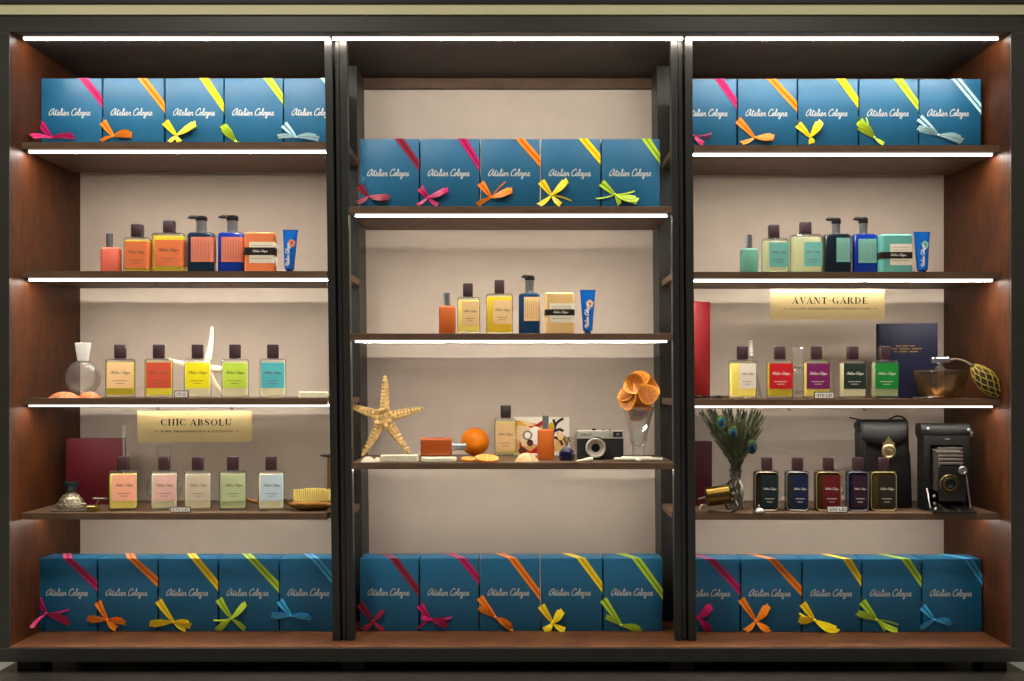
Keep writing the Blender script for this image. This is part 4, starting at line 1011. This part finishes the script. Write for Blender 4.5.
# brush and handle
k = .955; s = U/k
t = thing('hair_brush', 'ornate bronze hair brush with cream bristles lying face up', 'brush', (X(312, k), Y(k), Zu(LV['L5'])+.0003), 0, None, s)
M_BZ = mat('chased_bronze', (128, 92, 44), .3, .9, var=.4, scale=110, bump=.8)
bm = bmesh.new(); lathe(bm, [(8, 0.1), (15, 1), (21.5, 3.5), (23, 6), (22, 8), (19.5, 9.4), (18.5, 10)], 40, sy=.5, cap=True)
tube(bm, spline([(-18, 2, 6), (-25, 10, 7), (-36, 20, 8), (-50, 27, 8.5)], 4), [4]*4+[2.4]*4+[2, 1.9, 2.1, 2.6, 2.2], 10); new('brush_back', bm, M_BZ, t)
bm = bmesh.new(); rr = random.Random(5)
for i in range(17):
    for j in range(7):
        x = -17+i*2.12; y = -8+j*2.6
        if (x/19)**2+(y/9.4)**2 > 1: continue
        tube(bm, [(x, y, 9.6), (x*1.04, y*1.06, 21.5+rr.uniform(-.5, .8)-abs(x)*.08)], [1.1, .75], 6)
o = new('bristles', bm, mat('cream_bristle', (238, 214, 128), .7, var=.15, scale=200), t); o['kind'] = 'stuff'
k = .925; s = U/k
t = thing('candlestick', 'slim brass candlestick with a dark drip pan behind the brush', 'candlestick', (X(330, k), Y(k), Zu(LV['L5'])+.0003), 0, None, s)
bm = bmesh.new(); lathe(bm, [(9, 0), (9, 1.4), (4, 3), (2.6, 6), (3.4, 12), (2.6, 20), (2.6, 49)], 24, cap=True); new('stem', bm, M_OB, t)
bm = bmesh.new(); lathe(bm, [(3, 49), (9.6, 50.4), (10, 51.4), (3, 52)], 24, cap=True); new('drip_pan', bm, mat('dark_iron', (48, 40, 34), .5, .6), t)
k = .93; s = U/k
t = thing('pipe', 'dark horn tobacco pipe lying behind the pale green bottle', 'pipe', (X(250, k), Y(k), Zu(LV['L5'])+.0003), 0, None, s)
bm = bmesh.new(); tube(bm, spline([(-12, 0, 9), (-4, 0, 8), (6, 0, 5), (11, 0, 5)], 4), [1.6]*5+[1.9]*4+[2.2, 2.4, 2.6, 2.8], 10); new('stem', bm, mat('honey_horn', (150, 104, 56), .3, var=.4, scale=100), t)
bm = bmesh.new(); lathe(bm, [(2, 0), (4.4, 2), (5, 7), (4.6, 12), (3.4, 12), (3, 6)], 20, cx=13, cap=True); new('bowl', bm, mat('dark_briar', (56, 38, 26), .3), t)

# ------------------------------------------------------------------ third right shelf
k = .955; s = U/k
t = thing('perfume_atomizer', 'wide amber glass perfume atomizer bowl with chrome spray head', 'atomizer', (X(940, k), Y(k), Zu(LV['R4'])+.0003), 0, None, s)
M_AMB = glass('amber_glass', (.66, .52, .34), .85, 1.5, body=.03, rough=.25, cap_=.3)
bm = bmesh.new(); lathe(bm, [(.5, .4), (12, .4), (15, 1.6), (21, 9), (25.5, 20), (26.3, 27), (25.6, 28.2), (8, 29), (4.6, 30.5)], 14); lathe(bm, [(.5, 3), (12, 3.4), (18, 10), (22, 18), (23, 24)], 14); new('amber_bowl', bm, M_AMB, t, sharp=22)
bm = bmesh.new(); lathe(bm, [(4.8, 30), (5, 32), (3, 33), (2.6, 35.5), (2.8, 36)], 20, cap=True); rloft(bm, 19, 8, 1.4, [(35.6, .6), (36.2, 0), (40.4, 0), (41.2, .6)]); new('spray_head', bm, mat('bright_chrome', (226, 224, 232), .12, 1., var=.1, scale=100), t)
bm = bmesh.new(); hp = spline([(9.5, 0, 38.6), (18, 0, 39.4), (27, -1, 36), (32, -3, 31.5), (35, -5, 27.5)], 5); tube(bm, hp, 1.1, 10); new('hose', bm, mat('grey_hose', (118, 108, 92), .5, var=.3, scale=300), t)
k2 = .972; s2 = U/k2
t = thing('atomizer_bulb', 'dark squeeze bulb in yellow netting leaning off the amber atomizer', 'bulb', (X(987, k2), Y(k2), Zu(LV['R4'])+17.6*s2), 0, None, s2)
bm = bmesh.new(); ax = Vector((17, 0, -19)).normalized(); sd = Vector((19, 0, 17)).normalized(); fy = Vector((0, 1, 0))
def bulbpt(u, a, e=0):
    r = (10.2*sin(pi*min(max(u, .02), .985))**.75)*(1-.12*u)+e
    return tuple(ax*(u-.5)*46+sd*r*cos(a)+fy*r*sin(a))
loft(bm, [[bulbpt(j/16, 2*pi*i/24) for i in range(24)] for j in range(17)]); new('rubber_bulb', bm, mat('dark_rubber', (50, 48, 40), .4, var=.3, scale=60), t)
bm = bmesh.new()
for i in range(9):
    for sg in (1, -1): tube(bm, [bulbpt(j/20, 2*pi*i/9+sg*j/20*2.6, .5) for j in range(1, 21)], .5, 5)
new('netting', bm, mat('yellow_cord', (176, 150, 58), .6), t)
bm = bmesh.new()
for i in range(5): tube(bm, [bulbpt(.98, 0), tuple(Vector(bulbpt(.99, 0))+Vector((2+i, -2+i, -2.5)))], .4, 5)
ball(bm, tuple(ax*23), 2, 0, 10, 6); new('tassel', bm, mat('yellow_cord', (0, 0, 0)), t)
k = .968; s = U/k
t = thing('silver_spoon', 'small silver spoon lying in front of the amber atomizer', 'spoon', (X(925, k), Y(k), Zu(LV['R4'])+.0003), .05, None, s)
bm = bmesh.new(); ball(bm, (8, 0, 1.6), 6, 0, 16, 8, (1, .5, .26)); tube(bm, [(3, 0, 1.6), (-6, 0, 1.3), (-12, 0, 1.2)], [.8, .6, 1.0], 8); new('spoon_body', bm, M_STEEL, t)
k = .962; s = U/k
t = thing('pocket_chain', 'dark metal pocket chain lying in front of the bright red book', 'chain', (X(711, k), Y(k), Zu(LV['R4'])+.0003), 0, None, s)
bm = bmesh.new(); rr = random.Random(2)
for i in range(17):
    x = -16+i*2; y = 2.5*sin(i*.8); a = rr.random()*3; q = [(x+1.9*cos(b)*cos(a), y+1.9*cos(b)*sin(a), 1.7+1.2*sin(b+i)) for b in [2*pi*j/8 for j in range(9)]]
    tube(bm, q, .55, 6)
for sx_ in (-14, 8): ball(bm, (sx_, 0, 1.9), 3.4, 0, 12, 6, (1.3, 1, .5))
new('links', bm, mat('blackened_steel', (44, 38, 34), .35, .8), t)

# ------------------------------------------------------------------ fourth right shelf
k = .945; s = U/k; vx, vk = 735.5, .945
t = thing('glass_vase', 'narrow waisted glass vase holding peacock feathers', 'vase', (X(vx, k), Y(k), Zu(LV['R5'])+.0003), 0, None, s)
bm = bmesh.new(); lathe(bm, [(.5, .3), (8, .3), (8.6, 1.5), (6.8, 8), (5.2, 20), (5, 30), (6.2, 37), (7.2, 39), (6.8, 39), (4.6, 30), (4.7, 20), (6, 9), (.5, 3)], 24); new('glass_wall', bm, glass('smoky_glass', (.62, .6, .52), .7, body=.06), t)
M_F = [mat('feather_green', (36, 42, 12), .6, var=.35, scale=200), mat('feather_brown', (24, 19, 9), .6, var=.3, scale=200), mat('feather_quill', (60, 54, 32), .5), mat('eye_gold', (40, 46, 8), .8, spec=.1), mat('eye_teal', (1, 46, 52), .8, spec=.1), mat('eye_blue', (3, 5, 30), .8, spec=.1)]
def feather(tx, ty, dy, eye, seed, lab):
    rr = random.Random(seed); t = thing('peacock_feather', lab, 'feather', (X(vx, k), Y(k), Zu(LV['R5'])+.0003), 0, 'peacock feathers in the vase', s)
    zt = (382-LV['R5']*k)-ty-(0 if eye else 3.5); tip = Vector((tx-vx, dy, zt)); root = Vector((rr.uniform(-3, 3), rr.uniform(-2, 2), 6)); neck = Vector((rr.uniform(-3.4, 3.4), rr.uniform(-3, 3), 38))
    P = spline([root, neck, neck.lerp(tip, .5)+Vector((0, 0, 3)), tip], 8); n = len(P)
    bm = bmesh.new(); tube(bm, P, [.55-.4*i/n for i in range(n)], 6); new('quill', bm, M_F[2], t)
    bm = bmesh.new()
    for i in range(7, n):
        for rep in range(13):
            fI = i-rr.random(); a = P[int(fI)].lerp(P[min(int(fI)+1, n-1)], fI-int(fI)); d = (P[min(i, n-1)]-P[i-1]).normalized(); sdv = d.cross(Vector((0, 1, 0))).normalized()
            for sg in (-1, 1):
                ln = rr.uniform(7, 11)*(.6+.4*sin(pi*min(1, (i-7)/(n-7)))); dirv = (d*1.0+sdv*sg*rr.uniform(.25, .62)+Vector((0, rr.uniform(-.3, .3), 0))).normalized()
                b = a+dirv*ln*.55+Vector((0, 0, .2)); c = a+dirv*ln+sdv*sg*-.8; w_ = .6; mi = rr.choice((0, 0, 1)); 
                vs = [bm.verts.new(p) for p in (a-d*w_, b-d*w_, c, b+d*w_, a+d*w_)]; f = bm.faces.new(vs); f.material_index = mi
    o = new('barbs', bm, M_F[:2], t, flat=True); o['kind'] = 'stuff'
    if eye:
        bm = bmesh.new(); c = P[-1]+Vector((0, -1.5, -1)); 
        for q, (rx, rz_) in enumerate(((5.2, 7.2), (3.9, 5.4), (2.4, 3.4))): ball(bm, (c.x, c.y-.5*q, c.z-.5*q), 1, q, 18, 10, (rx, .7, rz_))
        new('eye_spot', bm, M_F[3:], t)
fl = [(720, 421, -6, 1), (731, 431.5, -9, 1), (750, 445.5, -8, 1), (703, 411, 2, 0), (709, 409, -4, 0), (715, 409, 4, 0), (724, 409, -3, 0), (731, 408, 5, 0), (738, 409, -6, 0), (745, 410, 2, 0), (752, 409, -3, 0), (759, 411, 4, 0), (762, 415, -2, 0), (727, 416, -8, 0), (741, 420, -9, 0), (712, 430, -6, 0), (757, 428, -6, 0)]
for i, (a, b, c, e) in enumerate(fl):
    feather(a, b, c, e, i, ('peacock feather with a %s eye spot in the glass vase' % ('bright teal', 'small dark', 'deep blue')[i]) if e else 'long olive green peacock feather without an eye in the glass vase')

# brass reel with a flanged handle
k = .968; s = U/k
t = thing('fishing_reel', 'old brass reel with a spoked flange lying on its side', 'reel', (X(722, k), Y(k), Zu(LV['R5'])+.0003), 0, None, s)
bm = bmesh.new(); A = Vector((-16, 0, 15)); B = Vector((7, 0, 18.2))
tube(bm, [A, A+Vector((.6, 0, .1)), B-Vector((.6, 0, .1)), B], [8.6, 9.4, 9.6, 9.2], 28); new('drum', bm, mat('reel_brass', (100, 78, 34), .3, .9, var=.15, scale=60), t)
bm = bmesh.new(); c = Vector((11, -2, 17.4)); u1 = Vector((.36, 0, -.1)); u2 = Vector((.18, .2, 1)).normalized(); u1 = Vector((.32, -.8, 0)).normalized()
R_ = 16.6
rim = [c+u1*R_*.95*cos(2*pi*i/36)+u2*R_*sin(2*pi*i/36) for i in range(37)]; tube(bm, rim, 1.3, 8)
rim2 = [c+u1*R_*.4*cos(2*pi*i/24)+u2*R_*.4*sin(2*pi*i/24) for i in range(25)]; tube(bm, rim2, .9, 8)
for i in range(6):
    a = 2*pi*i/6+.3; tube(bm, [c+u1*R_*.35*cos(a)+u2*R_*.35*sin(a), c+u1*R_*.93*cos(a)+u2*R_*.98*sin(a)], .8, 6)
ball(bm, tuple(c), 3, 0, 14, 8); new('spoked_flange', bm, mat('grey_steel', (96, 88, 76), .3, .9, var=.2, scale=80), t)
bm = bmesh.new(); tube(bm, [A, A+Vector((-8, -1, -1.6))], 1.0, 8); new('spindle', bm, M_STEEL, t)
k = .974; s = U/k
t = thing('corkscrew', 'worn steel lever tool lying in front of the brass reel', 'tool', (X(717, k), Y(k), Zu(LV['R5'])+.0003), 0, None, s)
bm = bmesh.new(); tube(bm, spline([(-11, 0, 4.2), (-6, 0, 3.6), (6, 0, 1.8), (16, 0, 1.7), (21, 0, 3.4)], 4), [1.4]*6+[1.6]*6+[1.5, 1.3, 1.1, .9, .8], 8)
q = [(-13+4*cos(2*pi*i/20), 2.2*sin(2*pi*i/20), 4.6+3.4*sin(2*pi*i/20)) for i in range(21)]; tube(bm, q, .9, 6)
new('lever_body', bm, mat('worn_steel', (138, 126, 108), .35, .85, var=.25, scale=100), t)
t = thing('thimble', 'tiny domed silver bell in front of the deep teal bottle', 'bell', (X(759, k), Y(k), Zu(LV['R5'])+.0003), 0, None, s)
bm = bmesh.new(); lathe(bm, [(5.2, 0), (5.6, .8), (5.2, 2.6), (3.4, 4.6), (1, 5.6), (.7, 6.5), (1.1, 7.6), (.3, 8.4)], 24, cap=True); new('dome', bm, M_STEEL, t)

# leather case
k = .935; s = U/k; yb = 382-LV['R5']*k
t = thing('camera_case', 'black leather camera case with flap and brass clasp behind the bottles', 'camera case', (X(883, k), Y(k), Zu(LV['R5'])+.0003), 0, None, s)
M_LEA = mat('black_leather', (8, 6, 6), .42, spec=.35, var=.2, scale=60, bump=.5)
H_ = yb-421
bm = bmesh.new(); rings = []
for z, x0, x1, d_ in ((0, -22.5, 27, 19), (2, -23.5, 28, 20), (H_*.5, -24.5, 26.5, 19), (H_*.86, -25.5, 24.5, 17), (H_-1.5, -24, 22.5, 15), (H_, -21, 20, 11)):
    cxx = (x0+x1)/2; rings.append([(cxx+a, b+4, z) for a, b in rrect(x1-x0, d_, 3, 4)])
loft(bm, rings); new('pouch', bm, M_LEA, t)
bm = bmesh.new(); rings = []; fx = [(-24, 23.5)]*3
pr_ = [(6, H_+1.2), (-2, H_+1.6), (-6.5, H_-1), (-8.2, H_-8), (-8.8, H_-16), (-8.4, H_-22)]
n = 14; L1 = []
for j, (y, z) in enumerate(pr_):
    row = []
    for i in range(n+1):
        u = i/n; x = -24.5+48*u; e = (abs(u-.5)*2)
        zz = z-(-4*(1-e**1.6) if j == 5 else 0)*-1 if j == 5 else z
        row.append((x*(1-.03*j/5), y+(1.2*e**4), zz+(4*e**2 if j == 5 else (1.5*e**2 if j == 4 else 0))))
    L1.append(row)
for a, b in zip(L1, L1[1:]):
    for i in range(n): bm.faces.new([bm.verts.new(p) for p in (a[i], a[i+1], b[i+1], b[i])])
bmesh.ops.remove_doubles(bm, verts=bm.verts, dist=.001); bmesh.ops.recalc_face_normals(bm, faces=bm.faces)
o = new('flap', bm, M_LEA, t, sharp=80); md = o.modifiers.new('thick', 'SOLIDIFY'); md.thickness = 1.1
bm = bmesh.new(); cz = yb-451; cx_ = 2.5
lathe(bm, [(7.2, 8.6), (7.4, 9.6), (5.6, 10.6), (4.6, 10), (2.4, 10.2), (1.8, 11.4), (.3, 11.6)], 28, cx=cx_, cz=cz, axis='Y')
for a in (-4, 4): box(bm, cx_+a-1.8, cx_+a+1.8, -9.6, -8.6, cz+4, cz+9, bev=.4)
quadp = [(cx_-5.5, cz+7), (cx_+5.5, cz+7), (cx_, cz+15)]
loft(bm, [[(x, -8.4, z) for x, z in quadp], [(x, -9.6, z) for x, z in quadp]]); new('clasp', bm, mat('pale_brass_clasp', (132, 116, 84), .38, .75, var=.3, scale=120), t)
bm = bmesh.new(); tube(bm, spline([(-34, -2, H_+3.5), (-26, -2, H_+1.5), (-10, -1, H_-1), (4, -1, H_+1), (14, 0, H_+5), (22, 0, H_+2), (24, 1, H_-6)], 5), 1.7, 8, 0, .5)
tube(bm, spline([(-25, -1, H_+1), (-29, -2, H_-4), (-27, -4, H_-9), (-23, -6, H_-8)], 5), 1.5, 8, 0, .5)
tube(bm, spline([(-22, -5, H_-4), (-21, -7, H_-25), (-19, -7.5, H_-55), (-17, -7, 4)], 5), 1.9, 8, 0, .35); new('strap', bm, M_LEA, t)

# folding camera
k = .955; s = U/k; yb = 382-LV['R5']*k
t = thing('folding_camera', 'antique black folding camera standing open with bellows extended', 'camera', (X(946, k), Y(k), Zu(LV['R5'])+.0003), -.04, None, s)
H_ = yb-426; M_BL = mat('pebbled_black_leather', (9, 8, 7), .5, var=.25, scale=420, bump=.8)
bm = bmesh.new()
box(bm, -22, -15.5, 0, 20, 0, H_-10, bev=.5); box(bm, 16, 23, 0, 20, 0, H_-10, bev=.5); box(bm, -15.5, 16, 13, 20, 0, H_-10); box(bm, -15.5, 16, 0, 13, H_-19, H_-10); box(bm, -15.5, 16, 0, 13, 0, 3)
new('camera_body', bm, M_BL, t, flat=True)
bm = bmesh.new()
for z in (H_-5,):
    ring = rrect(20, 14.5, 6, 6); loft(bm, [[(x, y+10, zz+z) for y, zz in ring] for x in (-24, 24)])
new('film_roll_housing', bm, M_BL, t)
for x, z in ((-18, H_-3), (22, H_-4)):
    bm = bmesh.new(); ball(bm, (x, -1, z), 1.7, 0, 10, 8); new('rivet', bm, M_CHROME, t)
bm = bmesh.new(); lathe(bm, [(3.2, 24), (3.4, 25), (3.0, 28.5), (2.4, 29)], 16, cy=8, cz=H_-8, axis='X', cap=True); new('winding_knob', bm, M_CHROME, t)
bm = bmesh.new(); box(bm, -1.5, 4, -1, 0, H_-14, H_-12.4, bev=.3); new('latch', bm, M_CHROME, t)
# bellows: pleated column running forward
bm = bmesh.new(); rings = []
for i in range(15):
    u = i/14; y = 13-u*27; e = 1.0 if i % 2 else 0
    hw = 14.5-u*3.5-e; z0 = 22-u*4+e; z1 = 64-u*6-e
    rings.append([(-hw+.5, y, z0), (hw+.5, y, z0), (hw+.5, y, z1), (-hw+.5, y, z1)])
loft(bm, rings); bmesh.ops.recalc_face_normals(bm, faces=bm.faces); new('bellows', bm, mat('grey_bellows', (46, 40, 35), .6, var=.15, scale=60), t, flat=True)
bm = bmesh.new(); box(bm, -13, 13.5, -17, -14.2, 11, 45, bev=.5); new('lens_board', bm, M_BLACK, t)
bm = bmesh.new(); ring = rrect(24, 30, 6, 5); 
for i in range(5):
    z = 47+i*3.6; box(bm, -12.5, 11.5, -15.4+i*.3, -14.2+i*.3, z, z+2.4, bev=.4)
new('bellows_pleats', bm, mat('pale_bellows_edge', (110, 100, 90), .55, var=.1, scale=80), t)
lx, lz = -6, yb-482.5
bm = bmesh.new(); lathe(bm, [(9.6, 16.6), (9.8, 18.5), (8.6, 19.4), (7.4, 18.4), (6.6, 20.6), (5.2, 21), (4.6, 19.6)], 32, cx=lx+3, cz=lz, axis='Y'); new('lens_ring', bm, mat('dim_brass_ring', (96, 84, 60), .3, .8, var=.2, scale=100), t)
bm = bmesh.new(); lathe(bm, [(4.8, 19.4), (3.8, 20.6), (.2, 21.2)], 24, cx=lx+3, cz=lz, axis='Y', cap=True); new('lens', bm, mat('lens_glass', (0, 0, 0)), t)
bm = bmesh.new(); lathe(bm, [(4, 15.6), (4.2, 18.2), (3.2, 19), (2.2, 18.2), (.2, 18.4)], 24, cx=10, cz=yb-469, axis='Y', cap=True); new('viewfinder', bm, M_STEEL, t)
bm = bmesh.new(); loft(bm, [[(-19, 0, 3), (19, 0, 3), (19, 0, 4.6), (-19, 0, 4.6)], [(-22, -27, .2), (20, -27, .2), (20, -27, 1.6), (-22, -27, 1.6)]]); bmesh.ops.recalc_face_normals(bm, faces=bm.faces); new('drop_bed', bm, mat('worn_black_metal', (44, 40, 36), .35, .5, var=.3, scale=140), t, flat=True)
for x in (-8, 5):
    bm = bmesh.new(); tube(bm, [(x, -1, 6), (x-.6, -26, 2.8)], .8, 8); new('rail', bm, M_STEEL, t)
bm = bmesh.new(); tube(bm, [(19.5, -.5, 36), (19, -14, 4)], .9, 8); new('strut', bm, M_CHROME, t)
bm = bmesh.new(); tube(bm, [(-19, -.5, 22), (-20, -14, 4)], .9, 8); new('strut', bm, M_STEEL, t)
for x, y, z in ((-17, -16, 16), (-18, -20, 9), (-19, -25, 4)):
    bm = bmesh.new(); ball(bm, (x, y, z), 1.7, 0, 12, 8); new('screw_knob', bm, M_CHROME, t)
